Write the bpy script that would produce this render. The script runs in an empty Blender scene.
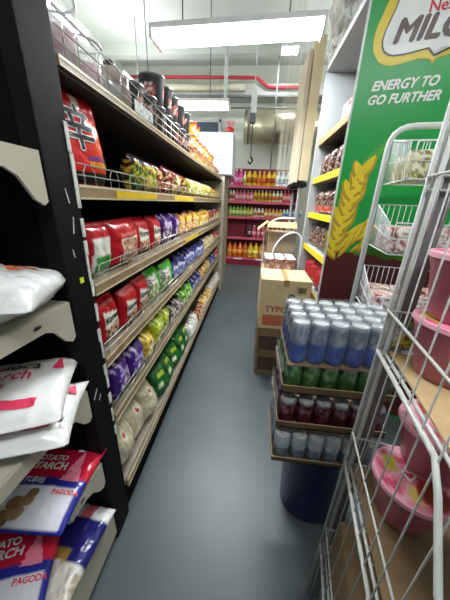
import bpy, bmesh, math, random
from mathutils import Vector, Matrix, Quaternion, noise
random.seed(7)
SC = bpy.context.scene
COL = SC.collection
PI = math.pi
R = math.radians

# ------------------------------------------------------------------ camera
FPX = 252.0
Zc = Vector((25, 648, 252)).normalized()
Ac = Vector((29, 97, -252))
Ac = (Ac - Zc * Ac.dot(Zc)).normalized()
Xc = Ac.cross(Zc)
cam = bpy.data.cameras.new('camera')
cam.sensor_fit = 'HORIZONTAL'
cam.sensor_width = 36.0
cam.lens = FPX / 450 * 36.0
cam.clip_start = 0.02
camo = bpy.data.objects.new('camera', cam)
COL.objects.link(camo)
camo.matrix_world = Matrix.Translation((0, 0, 1.5)) @ Matrix((Xc, Ac, Zc)).to_4x4()
SC.camera = camo

# ------------------------------------------------------------------ world, exposure
w = bpy.data.worlds.new('world'); SC.world = w; w.use_nodes = True
w.node_tree.nodes['Background'].inputs[0].default_value = (0.86, 0.95, 1.0, 1)
w.node_tree.nodes['Background'].inputs[1].default_value = 0.10
SC.view_settings.view_transform = 'Standard'
SC.view_settings.look = 'None'
SC.view_settings.gamma = 1
SC.view_settings.use_curve_mapping = False
SC.view_settings.exposure = 0.62
LAMP = 22.0        # strength of the fluorescent tubes


# ------------------------------------------------------------------ helpers
def lin(c):
    if isinstance(c, str):
        c = tuple(int(c[i:i + 2], 16) / 255 for i in (0, 2, 4))
    return tuple(x / 12.92 if x <= .04045 else ((x + .055) / 1.055) ** 2.4 for x in c)


MATS = {}


def mat(name, col, rough=.5, metal=0, var=.12, scale=12, bump=0, trans=0, alpha=1, emit=0, col2=None, stretch=None, coat=0):
    if name in MATS: return MATS[name]
    m = bpy.data.materials.new(name); m.use_nodes = True
    nt = m.node_tree; b = nt.nodes['Principled BSDF']
    c = lin(col)
    tc = nt.nodes.new('ShaderNodeTexCoord')
    mp = nt.nodes.new('ShaderNodeMapping'); nt.links.new(tc.outputs['Object'], mp.inputs[0])
    if stretch: mp.inputs['Scale'].default_value = stretch
    n = nt.nodes.new('ShaderNodeTexNoise'); n.inputs['Scale'].default_value = scale; n.inputs['Detail'].default_value = 5
    nt.links.new(mp.outputs[0], n.inputs[0])
    r = nt.nodes.new('ShaderNodeValToRGB')
    c2 = lin(col2) if col2 else tuple(max(0, x * (1 - var)) for x in c)
    c1 = c if col2 else tuple(min(1, x * (1 + var * .6)) for x in c)
    r.color_ramp.elements[0].position = .35; r.color_ramp.elements[1].position = .65
    r.color_ramp.elements[0].color = (*c2, 1); r.color_ramp.elements[1].color = (*c1, 1)
    nt.links.new(n.outputs[0], r.inputs[0]); nt.links.new(r.outputs[0], b.inputs['Base Color'])
    b.inputs['Roughness'].default_value = rough; b.inputs['Metallic'].default_value = metal
    if trans: b.inputs['Transmission Weight'].default_value = trans
    if alpha < 1: b.inputs['Alpha'].default_value = alpha
    if coat: b.inputs['Coat Weight'].default_value = coat; b.inputs['Coat Roughness'].default_value = .15
    if emit:
        b.inputs['Emission Color'].default_value = (*c, 1); b.inputs['Emission Strength'].default_value = emit
    if bump:
        bp = nt.nodes.new('ShaderNodeBump'); bp.inputs['Strength'].default_value = bump; bp.inputs['Distance'].default_value = .01
        nt.links.new(n.outputs[0], bp.inputs['Height']); nt.links.new(bp.outputs[0], b.inputs['Normal'])
    MATS[name] = m
    return m


def speckle(m):
    nt = m.node_tree; b = nt.nodes['Principled BSDF']; src = b.inputs['Base Color'].links[0].from_socket
    g = nt.nodes.new('ShaderNodeNewGeometry')
    for sc, lo, hi, col in ((9, .66, .74, (.01, .012, .012)), (3.1, .63, .8, (.02, .024, .024)), (60, .74, .78, (.25, .28, .29))):
        n = nt.nodes.new('ShaderNodeTexNoise'); n.inputs['Scale'].default_value = sc; n.inputs['Detail'].default_value = 8; n.inputs['Roughness'].default_value = .7
        nt.links.new(g.outputs['Position'], n.inputs[0])
        r = nt.nodes.new('ShaderNodeValToRGB'); r.color_ramp.elements[0].position = lo; r.color_ramp.elements[1].position = hi; r.color_ramp.elements[1].color = (.7, .7, .7, 1)
        nt.links.new(n.outputs[0], r.inputs[0])
        x = nt.nodes.new('ShaderNodeMix'); x.data_type = 'RGBA'; x.inputs['B'].default_value = (*col, 1)
        nt.links.new(r.outputs[0], x.inputs['Factor']); nt.links.new(src, x.inputs['A']); src = x.outputs['Result']
    nt.links.new(src, b.inputs['Base Color'])


def print_mat(name, rough=.25, bump=.25, scale=35, metal=0):
    """glossy printed film: the print is a colour attribute of the mesh, the wrinkles are noise"""
    m = bpy.data.materials.new(name); m.use_nodes = True
    nt = m.node_tree; b = nt.nodes['Principled BSDF']
    a = nt.nodes.new('ShaderNodeAttribute'); a.attribute_name = 'Print'
    nt.links.new(a.outputs['Color'], b.inputs['Base Color'])
    b.inputs['Roughness'].default_value = rough; b.inputs['Metallic'].default_value = metal
    tc = nt.nodes.new('ShaderNodeTexCoord')
    n = nt.nodes.new('ShaderNodeTexNoise'); n.inputs['Scale'].default_value = scale
    nt.links.new(tc.outputs['Object'], n.inputs[0])
    bp = nt.nodes.new('ShaderNodeBump'); bp.inputs['Strength'].default_value = bump; bp.inputs['Distance'].default_value = .01
    nt.links.new(n.outputs[0], bp.inputs['Height']); nt.links.new(bp.outputs[0], b.inputs['Normal'])
    return m


FILM = print_mat('printed_film', .22, .45, 30)
PAPER = print_mat('printed_board', .5, .05)


def tag(o, label=None, cat=None, group=None, kind=None):
    if label: o['label'] = label
    if cat: o['category'] = cat
    if group: o['group'] = group
    if kind: o['kind'] = kind
    return o


def empty(name, loc=(0, 0, 0), rz=0, rot=None):
    o = bpy.data.objects.new(name, None); COL.objects.link(o)
    o.location = loc; o.rotation_euler = rot if rot else (0, 0, rz); o.empty_display_size = .05
    return o


class MB:
    def __init__(s): s.bm = bmesh.new(); s.mi = 0

    def _m(s, faces):
        for f in faces: f.material_index = s.mi

    def box(s, c, d, rz=0, bev=0, rot=None):
        r = bmesh.ops.create_cube(s.bm, size=1)
        M = Matrix.Translation(c) @ (rot.to_4x4() if rot else Matrix.Rotation(rz, 4, 'Z')) @ Matrix.Diagonal((*d, 1))
        bmesh.ops.transform(s.bm, matrix=M, verts=r['verts'])
        fs = set(f for v in r['verts'] for f in v.link_faces); s._m(fs)
        if bev:
            es = list(set(e for v in r['verts'] for e in v.link_edges))
            bmesh.ops.bevel(s.bm, geom=es, offset=bev, segments=2, affect='EDGES', profile=.6)
        return s

    def b2(s, lo, hi, bev=0):
        return s.box([(a + b) / 2 for a, b in zip(lo, hi)], [b - a for a, b in zip(lo, hi)], bev=bev)

    def tube(s, pts, r, n=6, closed=False):
        pts = [Vector(p) for p in pts]; N = len(pts); rings = []
        up = None
        for i, p in enumerate(pts):
            a = pts[i - 1] if (i or closed) else pts[0]; b = pts[(i + 1) % N] if (i < N - 1 or closed) else pts[-1]
            d = (b - a).normalized()
            if up is None: up = d.orthogonal().normalized()
            up = (up - d * up.dot(d)).normalized() if (up - d * up.dot(d)).length > 1e-6 else d.orthogonal().normalized()
            q = d.cross(up)
            rr = r[i] if isinstance(r, (list, tuple)) else r
            rings.append([s.bm.verts.new(p + (up * math.cos(2 * PI * k / n) + q * math.sin(2 * PI * k / n)) * rr) for k in range(n)])
        for i in range(N if closed else N - 1):
            A, B = rings[i], rings[(i + 1) % N]
            for k in range(n):
                f = s.bm.faces.new((A[k], A[(k + 1) % n], B[(k + 1) % n], B[k])); f.material_index = s.mi; f.smooth = True
        if not closed:
            for ring in (rings[0][::-1], rings[-1]): s.bm.faces.new(ring).material_index = s.mi
        return s

    def lathe(s, prof, c=(0, 0, 0), n=16, sx=1, sy=1, wob=0):
        rings = []
        for (r, z) in prof:
            if r < 1e-5: rings.append([s.bm.verts.new((c[0], c[1], c[2] + z))])
            else: rings.append([s.bm.verts.new((c[0] + r * sx * math.cos(2 * PI * k / n) * (1 + wob * math.sin(5 * k)), c[1] + r * sy * math.sin(2 * PI * k / n), c[2] + z)) for k in range(n)])
        for A, B in zip(rings, rings[1:]):
            for k in range(n):
                a, b = A[k % len(A)], A[(k + 1) % n % len(A)]; c_, d = B[(k + 1) % n % len(B)], B[k % len(B)]
                vs = []
                for v in (a, b, c_, d):
                    if v not in vs: vs.append(v)
                if len(vs) > 2:
                    f = s.bm.faces.new(vs); f.material_index = s.mi; f.smooth = True
        return s

    def poly(s, pts, th=None):
        vs = [s.bm.verts.new(p) for p in pts]
        f = s.bm.faces.new(vs); f.material_index = s.mi
        if th:
            r = bmesh.ops.extrude_face_region(s.bm, geom=[f])
            bmesh.ops.translate(s.bm, vec=th, verts=[v for v in r['geom'] if isinstance(v, bmesh.types.BMVert)])
        return s

    def build(s, name, mats, parent=None, smooth=False, color=None):
        bmesh.ops.recalc_face_normals(s.bm, faces=s.bm.faces)
        me = bpy.data.meshes.new(name)
        if color:
            la = s.bm.verts.layers.float_color.new('Print')
            for v in s.bm.verts: v[la] = (*lin(color(v.co)), 1)
        if smooth:
            for f in s.bm.faces: f.smooth = True
        s.bm.to_mesh(me); s.bm.free()
        for m in (mats if isinstance(mats, (list, tuple)) else [mats]): me.materials.append(m)
        o = bpy.data.objects.new(name, me); COL.objects.link(o)
        if parent: o.parent = parent
        return o


def copy_tree(o, parent=None):
    c = o.copy(); COL.objects.link(c)
    if parent: c.parent = parent
    for ch in o.children: copy_tree(ch, c)
    return c


def text_mesh(s, size, bold=0.0, shear=0, res=3):
    cu = bpy.data.curves.new('t', 'FONT'); cu.body = s; cu.size = size; cu.offset = bold; cu.shear = shear
    cu.align_x = 'CENTER'; cu.align_y = 'CENTER'; cu.resolution_u = res
    o = bpy.data.objects.new('t', cu); COL.objects.link(o)
    dg = bpy.context.evaluated_depsgraph_get(); dg.update()
    me = bpy.data.meshes.new_from_object(o.evaluated_get(dg))
    bpy.data.objects.remove(o); bpy.data.curves.remove(cu)
    return me


def lettering(name, s, size, m, parent, x=0, z=0, surf=None, bold=0.0, shear=0, rot=0, eps=.0012, squash=1, fat=0):
    """raised lettering in the local XZ plane, facing -Y, draped on the surface surf(x, z)"""
    me = text_mesh(s, size, bold, shear)
    bm = bmesh.new(); bm.from_mesh(me)
    bmesh.ops.triangulate(bm, faces=bm.faces)
    bmesh.ops.subdivide_edges(bm, edges=[e for e in bm.edges if e.calc_length() > .02], cuts=2)
    lift = {}
    if fat:
        base = list(bm.faces)
        for q, (fx, fz) in enumerate(((fat, 0), (-fat, 0), (0, fat), (0, -fat), (fat * .7, fat * .7), (-fat * .7, -fat * .7))):
            d = bmesh.ops.duplicate(bm, geom=list({v for f in base for v in f.verts}) + base)
            for v in d['geom']:
                if isinstance(v, bmesh.types.BMVert): v.co.x += fx; v.co.y += fz; lift[v] = (q + 1) * .00004
    cr, sr = math.cos(rot), math.sin(rot)
    for v in bm.verts:
        a, b = v.co.x * squash, v.co.y
        X, Z_ = x + a * cr - b * sr, z + a * sr + b * cr
        v.co = (X, (surf(X, Z_) if surf else 0) - eps - lift.get(v, 0), Z_)
    bm.to_mesh(me); bm.free()
    me.materials.clear(); me.materials.append(m)
    o = bpy.data.objects.new(name, me); COL.objects.link(o); o.parent = parent
    return o


def patch(name, pts, m, parent, surf=None, eps=.0008, cell=.012):
    """flat printed patch (polygon in XZ) draped on a surface"""
    mb = MB(); mb.poly([(p[0], 0, p[1]) for p in pts])
    bm = mb.bm
    bmesh.ops.triangulate(bm, faces=bm.faces)
    for _ in range(5):
        es = [e for e in bm.edges if e.calc_length() > cell * 1.6]
        if not es: break
        bmesh.ops.subdivide_edges(bm, edges=es, cuts=1, use_grid_fill=False)
        bmesh.ops.triangulate(bm, faces=bm.faces)
    for v in bm.verts: v.co.y = (surf(v.co.x, v.co.z) if surf else 0) - eps
    return mb.build(name, m, parent)


def circ(cx, cz, rx, rz, n=20): return [(cx + rx * math.cos(2 * PI * k / n), cz + rz * math.sin(2 * PI * k / n)) for k in range(n)]


def nz(x, y, z=0): return noise.noise(Vector((x, y, z)))


class Pack:
    """a sealed film bag: front faces -Y, base at z = 0"""
    def __init__(s, wd, h, d, seed=0, wr=.006, pa=5, pb=3.0, sag=0):
        s.w, s.h, s.d, s.seed, s.wr, s.pa, s.pb, s.sag = wd, h, d, seed, wr, pa, pb, sag

    def half(s, x, z, side=1):
        u = min(1, abs(2 * x / s.w)); t = min(1, max(0, (z / s.h - .045) / .91)); v = abs(2 * t - 1)
        e = max(0, 1 - u ** s.pa) ** .5 * max(0, 1 - v ** s.pb) ** .5
        k = nz(x * 22 + s.seed, z * 22, side * 3.1) + .6 * nz(x * 55, z * 55 + s.seed, side)
        return max(.0006, s.d / 2 * e * (1 + .25 * nz(x * 9, z * 9, s.seed + side)) + s.wr * k * (e ** .5))

    def surf(s, x, z): return -s.half(x, z, 1)

    def mesh(s, name, design, parent=None, n=(24, 26), m=None):
        mb = MB(); bm = mb.bm; W, H = n; la = bm.verts.layers.float_color.new('Print')
        g = [[None] * (W + 1) for _ in range(H + 1)]; gb = [[None] * (W + 1) for _ in range(H + 1)]
        for j in range(H + 1):
            for i in range(W + 1):
                u, v = i / W, j / H
                pinch = 1 - .05 * math.sin(PI * v) * abs(2 * u - 1)
                x, z = (u - .5) * s.w, v * s.h
                c = (*lin(design(u, v)), 1)
                p = bm.verts.new((x * pinch, -s.half(x, z, 1), z)); p[la] = c; g[j][i] = p
                if i in (0, W) or j in (0, H): gb[j][i] = p
                else:
                    p = bm.verts.new((x * pinch, s.half(x, z, -1), z)); p[la] = c; gb[j][i] = p
        for j in range(H):
            for i in range(W):
                f = bm.faces.new((g[j][i], g[j][i + 1], g[j + 1][i + 1], g[j + 1][i])); f.smooth = True
                f = bm.faces.new((gb[j][i], gb[j + 1][i], gb[j + 1][i + 1], gb[j][i + 1])); f.smooth = True
        return mb.build(name, m or FILM, parent)


def mixc(a, b, t): return tuple(x + (y - x) * t for x, y in zip(a, b))


def hx(c): return tuple(int(c[i:i + 2], 16) / 255 for i in (0, 2, 4))


def blobs(cols, sc=3.0, seed=0, thr=.12):
    """mottled printed photograph of food: patches of a few colours"""
    cols = [hx(c) for c in cols]
    def f(u, v):
        k = nz(u * sc + seed, v * sc, seed * .7); q = nz(u * sc * 2.3, v * sc * 2.3 + seed, 4.2)
        i = 0 if k < -thr else 1 if k < thr else 2
        c = cols[i % len(cols)]
        if q > .22: c = cols[(i + 1) % len(cols)]
        if q < -.28: c = cols[-1]
        return c
    return f


# ------------------------------------------------------------------ materials
M_floor = mat('floor_paint', '4c5659', .42, var=.12, scale=2.6, bump=.03)
M_wall = mat('wall_paint', 'dfe2d6', .8, var=.04, scale=3)
M_ceil = mat('ceiling_paint', 'ccd1ca', .85, var=.04, scale=2)
M_black = mat('black_painted_steel', '0c0b0a', .65, var=.25, scale=30, bump=.05)
M_dark = mat('dark_panel', '08090a', .9, var=.2)
M_beige = mat('beige_steel', 'b9b2a0', .45, var=.05, scale=8)
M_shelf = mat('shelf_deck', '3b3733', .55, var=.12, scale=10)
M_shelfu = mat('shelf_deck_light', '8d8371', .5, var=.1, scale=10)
M_lip = mat('tan_price_rail', '8f7757', .45, var=.12, scale=20)
M_steel = mat('chrome_wire', 'c6c4bc', .28, metal=.85, var=.05)
M_white = mat('white_enamel', 'dedfdd', .35, var=.04)
M_wire = mat('white_coated_wire', 'b9bab4', .4, var=.06)
M_grey = mat('grey_enamel', '6f716f', .45, var=.06)
M_yell = mat('yellow_price_strip', 'dcb80e', .45, var=.08)
M_card = mat('cardboard', 'b79b70', .75, var=.08, scale=20)
M_cardd = mat('brown_cardboard', '7d6447', .8, var=.12, scale=20)
M_tape = mat('parcel_tape', 'a58456', .3, var=.06)
M_red = mat('red_enamel', '8c1832', .45, var=.1)
M_redlip = mat('pink_price_rail', 'c25468', .45, var=.1)
M_wht = mat('white_ink', 'f2f1ee', .5, var=.02)
M_blk = mat('black_ink', '14110f', .5, var=.02)
M_pink = mat('pink_ink', 'd9385a', .5, var=.05)
M_redink = mat('red_ink', 'c8202c', .5, var=.05)
M_blueink = mat('blue_ink', '26339a', .5, var=.05)
M_orange = mat('orange_ink', 'd8642e', .5, var=.05)
M_clear = mat('clear_plastic_wrap', 'e8eef2', .12, alpha=.07, var=.02, scale=18, bump=1.0)
M_tube = mat('fluorescent_tube', 'f6fbff', .5, emit=LAMP, var=0)
M_alu = mat('can_lid_aluminium', 'd8dbdc', .3, metal=.4, var=.05)


for m_, k_ in ((M_black, .15), (M_dark, .1), (M_shelf, .2)): m_.node_tree.nodes['Principled BSDF'].inputs['Specular IOR Level'].default_value = k_


speckle(M_floor)


def struct(o): o['kind'] = 'structure'; return o


# ------------------------------------------------------------------ setting
struct(MB().b2((-3.2, -1.2, -.1), (3.2, 7.1, 0)).build('floor', M_floor))
struct(MB().b2((-3.2, -1.2, 4.3), (3.2, 7.1, 4.4)).build('ceiling', M_ceil))
struct(MB().b2((-3.2, 7.0, 0), (3.2, 7.1, 4.3)).build('wall_back', M_wall))
struct(MB().b2((-3.3, -1.2, 0), (-3.2, 7.1, 4.3)).build('wall_left', M_wall))
struct(MB().b2((3.2, -1.2, 0), (3.3, 7.1, 4.3)).build('wall_right', M_wall))
struct(MB().b2((-3.2, 6.55, 3.62), (3.2, 7.0, 3.82)).build('trim_1', mat('beam_paint', 'b9bcb6', .8, var=.05)))
struct(MB().b2((-3.2, 6.1, 4.12), (3.2, 6.3, 4.3)).build('trim_2', M_ceil))

# ------------------------------------------------------------------ lamps
def lamp(x0, x1, y, z, label, rz=0, zc=4.3, glow=6):
    L = x1 - x0
    t = empty('fluorescent_lamp', ((x0 + x1) / 2, y, z), rz)
    tag(t, label, 'lamp', None)
    mb = MB(); mb.b2((-L / 2, -.10, 0), (L / 2, .10, .035), bev=.005)
    mb.b2((-L / 2, -.105, -.05), (-L / 2 + .02, .105, .03)).b2((L / 2 - .02, -.105, -.05), (L / 2, .105, .03))
    mb.box((0, .10, -.002), (L, .004, .03))
    mb.build('housing', M_white, t)
    for yy in (-.06, 0, .06):
        MB().tube([(-L / 2 + .02, yy, -.02), (L / 2 - .02, yy, -.02)], .024, 10).build('tube', M_tube, t)
    for xx in (-L * .32, L * .3):
        MB().tube([(xx, 0, .03), (xx, 0, zc - z)], .006, 6).build('hanging_rod', M_grey, t)
    a = bpy.data.lights.new('tube_light', 'AREA'); a.shape = 'RECTANGLE'; a.size = L - .1; a.size_y = .16
    a.energy = glow; a.color = (.93, .97, 1)
    ao = bpy.data.objects.new('tube_light', a); COL.objects.link(ao); ao.parent = t; ao.location = (0, 0, -.055)
    return t


lamp(-.84, .40, 2.39, 2.65, 'long twin-tube fluorescent lamp nearest above the aisle, hung on rods', R(-4), glow=36)
lamp(-1.62, -.38, 3.74, 2.62, 'fluorescent lamp further back above the white cabinet', R(0), glow=26)
lamp(-.3, .9, -.35, 3.1, 'unseen fluorescent lamp added overhead behind the viewer', R(0), glow=9)  # out-of-view lamp added for extra light from above the camera
lamp(.28, .6, 5.9, 4.08, 'short fluorescent lamp up by the back wall over the duct', R(0), glow=12)
def added_fill_lamp(x, y, z, label, glow):  # unseen lamps added at the sides to brighten the ceiling
    t = empty('added_fill_lamp', (x, y, z)); tag(t, label, 'lamp', 'unseen tube lamps added to brighten the ceiling')
    MB().b2((-.025, -.6, 0), (.025, .6, .03)).build('batten', M_white, t)
    MB().tube([(0, -.57, .06), (0, .57, .06)], .018, 10).tube([(0, -.57, -.03), (0, .57, -.03)], .018, 10).build('tube', M_tube, t)
    MB().tube([(0, 0, .03), (0, 0, 4.3 - z)], .006, 6).build('hanging_rod', M_grey, t)
    a = bpy.data.lights.new('tube_light', 'AREA'); a.shape = 'RECTANGLE'; a.size = .1; a.size_y = 1.1; a.energy = glow; a.color = (.95, .98, 1)
    ao = bpy.data.objects.new('tube_light', a); COL.objects.link(ao); ao.parent = t; ao.location = (0, 0, .09); ao.rotation_euler = (PI, 0, 0)
for (x, y, gl) in ((-2.2, .9, 7), (-2.2, 3.3, 8), (-2.2, 5.4, 9), (2.0, .9, 9), (2.0, 3.3, 10), (1.9, 5.3, 8)):
    added_fill_lamp(x, y, 3.3, 'unseen double tube lamp added to brighten the ceiling', gl)


# ------------------------------------------------------------------ pipes, duct, vent on the back wall
def pipe(name, pts, r, m, label, cat, n=10):
    return tag(MB().tube(pts, r, n).build(name, m), label, cat)


def bend(p, rr=.06):
    out = [Vector(p[0])]
    for a, b, c in zip(p, p[1:], p[2:]):
        a, b, c = map(Vector, (a, b, c)); u = (a - b).normalized(); v = (c - b).normalized()
        A, B = b + u * rr, b + v * rr
        for k in range(6):
            t = k / 5; out.append((A * (1 - t) ** 2 + b * 2 * t * (1 - t) + B * t * t))
    return out + [Vector(p[-1])]


t = tag(MB().tube(bend([(-3.2, 6.5, 3.93), (-.12, 6.5, 3.9), (.12, 6.5, 3.74), (.95, 6.5, 3.74)], .05), .03, 10).build('sprinkler_pipe', mat('red_pipe_paint', 'b8303c', .45)),
        'red sprinkler pipe with a bend running across the back wall', 'pipe')
pipe('conduit_pipe', [(-3.2, 6.45, 3.57), (3.2, 6.45, 3.57)], .028, M_grey, 'grey steel conduit running level below the red pipe', 'pipe')
pipe('conduit_pipe', [(-3.2, 6.4, 3.36), (3.2, 6.4, 3.36)], .02, M_grey, 'thin grey conduit, lowest of the level pipes at the back', 'pipe')
pipe('hanging_conduit', [(-.68, 5.8, 4.3), (-.68, 5.8, 3.1)], .035, mat('white_pipe', 'c4c8c6', .5), 'white upright conduit coming down from the ceiling beside the far lamp', 'pipe')
pipe('hanging_conduit', [(.28, 6.2, 4.3), (.3, 6.2, 2.2)], .014, M_grey, 'thin grey upright conduit in front of the silver duct', 'pipe')
pipe('hanging_conduit', bend([(.98, 6.3, 4.12), (1.0, 6.3, 2.9), (.94, 6.3, 2.85), (.94, 6.3, 2.2)], .03), .02, M_grey, 'jointed grey conduit with valves right of the silver duct', 'pipe')
pipe('trunking_tray', [(-2.4, 6.49, 3.73), (-.35, 6.49, 3.73)], .07, mat('cream_trunking', 'cfcbb2', .6), 'cream cable trunking under the red pipe above the far lamp', 'duct', 4)
dm = mat('silver_duct_foil', 'b8b298', .32, metal=.75, var=.2, scale=5)
t = empty('ventilation_duct', (.2, 6.55, 3.02)); tag(t, 'round silver foil ventilation duct along the back wall above the red shelving', 'duct')
mb = MB(); mb.tube([(-.52, -.1, 0), (1.6, -.1, 0)], .31, 28); mb.build('duct_body', dm, t)
for x in (-.45, .1, .65, 1.2): MB().tube([(x, -.1, 0), (x + .03, -.1, 0)], .318, 28).build('duct_band', M_grey, t)
t = empty('air_grille', (-1.45, 6.98, 3.12)); tag(t, 'dark louvred air grille with a white frame behind the noodle cups', 'vent')
mb = MB(); mb.b2((-.5, -.03, -.13), (.5, 0, .13)); mb.build('louvre_panel', mat('vent_blue_grey', '55637a', .6), t)
mb = MB(); mb.b2((-.55, -.05, .11), (.55, 0, .17)).b2((-.55, -.05, -.17), (.55, 0, -.11)).b2((-.55, -.05, -.17), (-.49, 0, .17)).b2((.49, -.05, -.17), (.55, 0, .17)); mb.build('vent_frame', M_white, t)
# hanging light pull / chain hook
t = empty('hanging_hook', (-.13, 5.6, 3.0)); tag(t, 'white bracket with a dark hook hanging in front of the duct', 'hook')
MB().b2((-.05, -.05, 0), (.05, .05, .38)).b2((-.01, -.01, .38), (.01, .01, 1.3)).build('bracket', M_white, t)
MB().b2((-.07, -.07, -.12), (.05, .05, .04), bev=.02).build('hook_box', mat('hook_grey', '6d6f70', .5), t)
MB().tube([(0, 0, -.1), (0, 0, -.66)], .008).tube([(0, 0, -.66), (.04, 0, -.72), (0, 0, -.79), (-.05, 0, -.74)], .018).build('chain', M_black, t)

# ------------------------------------------------------------------ white cabinet at gondola end
t = empty('white_cabinet', (-.66, 4.8, 0)); tag(t, 'tall cabinet with a plain white upper door at the far end of the left shelving', 'cabinet')
MB().b2((-.28, -.3, 1.9), (.28, .3, 2.5), bev=.01).build('upper_body', mat('cabinet_white', 'aab2b6', .5, var=.02), t)
MB().b2((-.28, -.28, 0), (.16, .28, 1.9), bev=.004).build('lower_body', mat('cabinet_tan', '8f8572', .5, var=.05), t)
MB().b2((-.27, -.32, 1.92), (.27, -.3, 2.48), bev=.004).build('door', mat('cabinet_door', 'b4bdc2', .45, var=.02), t)
MB().b2((-.25, -.335, 1.98), (-.235, -.32, 2.12)).build('handle', M_grey, t)
t = empty('red_canister', (-.46, 4.7, 2.5)); tag(t, 'small red tub topped with white bundles on the white cabinet', 'container')
MB().lathe([(0, 0), (.06, 0), (.065, .1), (0, .1)], n=14).build('tub', mat('red_plastic', 'c82433', .4), t)
mb = MB()
for k in range(7):
    a = k * 2 * PI / 7; mb.tube([(.03 * math.cos(a), .03 * math.sin(a), .09), (.06 * math.cos(a), .05 * math.sin(a), .19)], [.012, .02], 6)
mb.build('bundle', mat('white_pink_paper', 'e8d3d3', .6, col2='c9485a', scale=30), t)

# ------------------------------------------------------------------ left gondola
GX = -.524; GY0 = .775; GY1 = 4.42; BACKX = -.98
SURF = dict(A=1.835, B=1.53, C=1.215, D=.915, E=.63, F=.215)
g = empty('gondola_shelving', (-.75, 2.6, 0)); tag(g, 'long dark gondola shelving with tan rails and wire fences along the left of the aisle', 'shelving')
def gp(mb, name, m, parent=None):
    o = mb.build(name, m); o.parent = parent or g
    if parent is None: o.matrix_parent_inverse = Matrix.Translation(g.location).inverted()
    else: pass
    return o


gp(MB().b2((BACKX - .03, GY0, 0), (BACKX, GY1, 2.05)), 'back_panel', M_dark)
# near post with chipped white edge
gp(MB().b2((GX - .05, .651, 0), (GX, .765, 2.35), bev=.003), 'upright_post', M_black)
mb = MB(); random.seed(3)
z = .55
while z < 1.68:
    h = random.uniform(.03, .09)
    gp(MB().box((GX + .001, .758 + random.uniform(-.003, .003), z + h / 2), (.004, random.uniform(.008, .017), h)), 'chipped_paint', mat('old_white_adhesive', 'cfcfca', .7, var=.2, scale=60)); z += h + random.choice([0, .002, .012, .03])
for (y, z, a, h) in ((.715, 1.5, .2, .05), (.72, 1.42, -.2, .06), (.70, 1.34, .15, .03), (.69, 1.98, .3, .025), (.7, .8, -.6, .03), (.68, .83, -.7, .05)):
    gp(MB().box((GX + .0005, y, z), (.002, .003, h * .8), rot=Matrix.Rotation(a, 3, 'X')), 'scratch', MATS['old_white_adhesive'])
gp(MB().b2((GX, .705, 1.245), (GX + .002, .722, 1.262)), 'price_sticker', mat('neon_sticker', 'd6e83a', .5))
gp(MB().b2((BACKX, GY1 - .03, 0), (GX + .03, GY1, 1.86), bev=.003), 'end_panel', mat('cream_steel', 'a89f8a', .5))
gp(MB().b2((BACKX, GY0 + .02, 0), (GX - .02, GY1, .13)), 'kickplate', M_dark)
for y in (1.7, 2.6, 3.5):
    gp(MB().b2((BACKX, y - .015, 0), (BACKX + .03, y + .015, 1.83)), 'inner_post', M_black)


def fence(z, h, rails, x=GX - .005, step=.155, loopw=.06):
    mb = MB()
    for k in range(rails):
        zz = z + h * (k + 1) / rails
        mb.tube([(x, GY0 + .01, zz), (x, GY1 - .04, zz)], .0022, 5)
    y = GY0 + .04
    while y < GY1 - .1:
        pts = [(x, y, z), (x, y, z + h - .02), (x, y + loopw * .25, z + h), (x, y + loopw * .75, z + h), (x, y + loopw, z + h - .02), (x, y + loopw, z)]
        mb.tube(pts, .0018, 4); y += step
    return mb


for key, zs in SURF.items():
    top = key == 'A'; base = key == 'F'
    xf = GX + (.012 if base else 0)
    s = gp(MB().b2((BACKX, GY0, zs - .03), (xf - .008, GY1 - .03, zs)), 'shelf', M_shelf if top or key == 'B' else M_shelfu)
    def sub(mb, name, m):
        o = mb.build(name, m); o.parent = s; o.matrix_parent_inverse = Matrix.Translation(g.location).inverted(); return o
    s.matrix_parent_inverse = Matrix.Translation(g.location).inverted()
    mb = MB()
    y = GY0
    while y < GY1 - .1:
        mb.b2((xf - .008, y, zs - (.02 if top else .038)), (xf, min(y + .905, GY1 - .03), zs + .004)); y += .91
    o = mb.build('price_rail', M_lip); o.parent = s
    mb = MB(); mb.b2((xf, GY0, zs - .004), (xf + .0015, GY1 - .03, zs + .004)).b2((xf, GY0, zs - (.02 if top else .038)), (xf + .0015, GY1 - .03, zs - (.016 if top else .032)))
    o = mb.build('rail_edge_highlight', mat('rail_highlight', 'c9bb9c', .4)); o.parent = s  # pale strips paint a thin highlight onto the rail edges
    if key == 'B':
        for ya, yb in ((.99, 1.42), (1.75, 2.3)): o = MB().b2((xf + .0015, ya, zs - .031), (xf + .003, yb, zs - .005)).build('label_strip', M_yell); o.parent = s
    if key == 'C':
        o = MB().b2((xf + .0015, 2.0, zs - .031), (xf + .003, 2.5, zs - .005)).build('label_strip', M_yell); o.parent = s
    if base:
        o = MB().b2((xf - .012, GY0, zs), (xf - .008, GY1 - .04, zs + .03)).build('clear_riser', mat('grey_riser', 'a8a49a', .4)); o.parent = s
    else:
        o = fence(zs, .10 if top else .062, 3 if top else 2).build('wire_fence', M_steel); o.parent = s
    if top:
        o = MB().b2((GX, 1.22, zs + .005), (GX + .003, 1.42, zs + .05)).build('tag_holder', mat('tag_grey', 'b8bdb8', .5, col2='6a6f6c', scale=60)); o.parent = s
for o in list(g.children):
    o.matrix_parent_inverse = Matrix.Translation(g.location).inverted()

# ------------------------------------------------------------------ pack designs
def d_flat(c):
    c = hx(c); return lambda u, v: c


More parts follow.
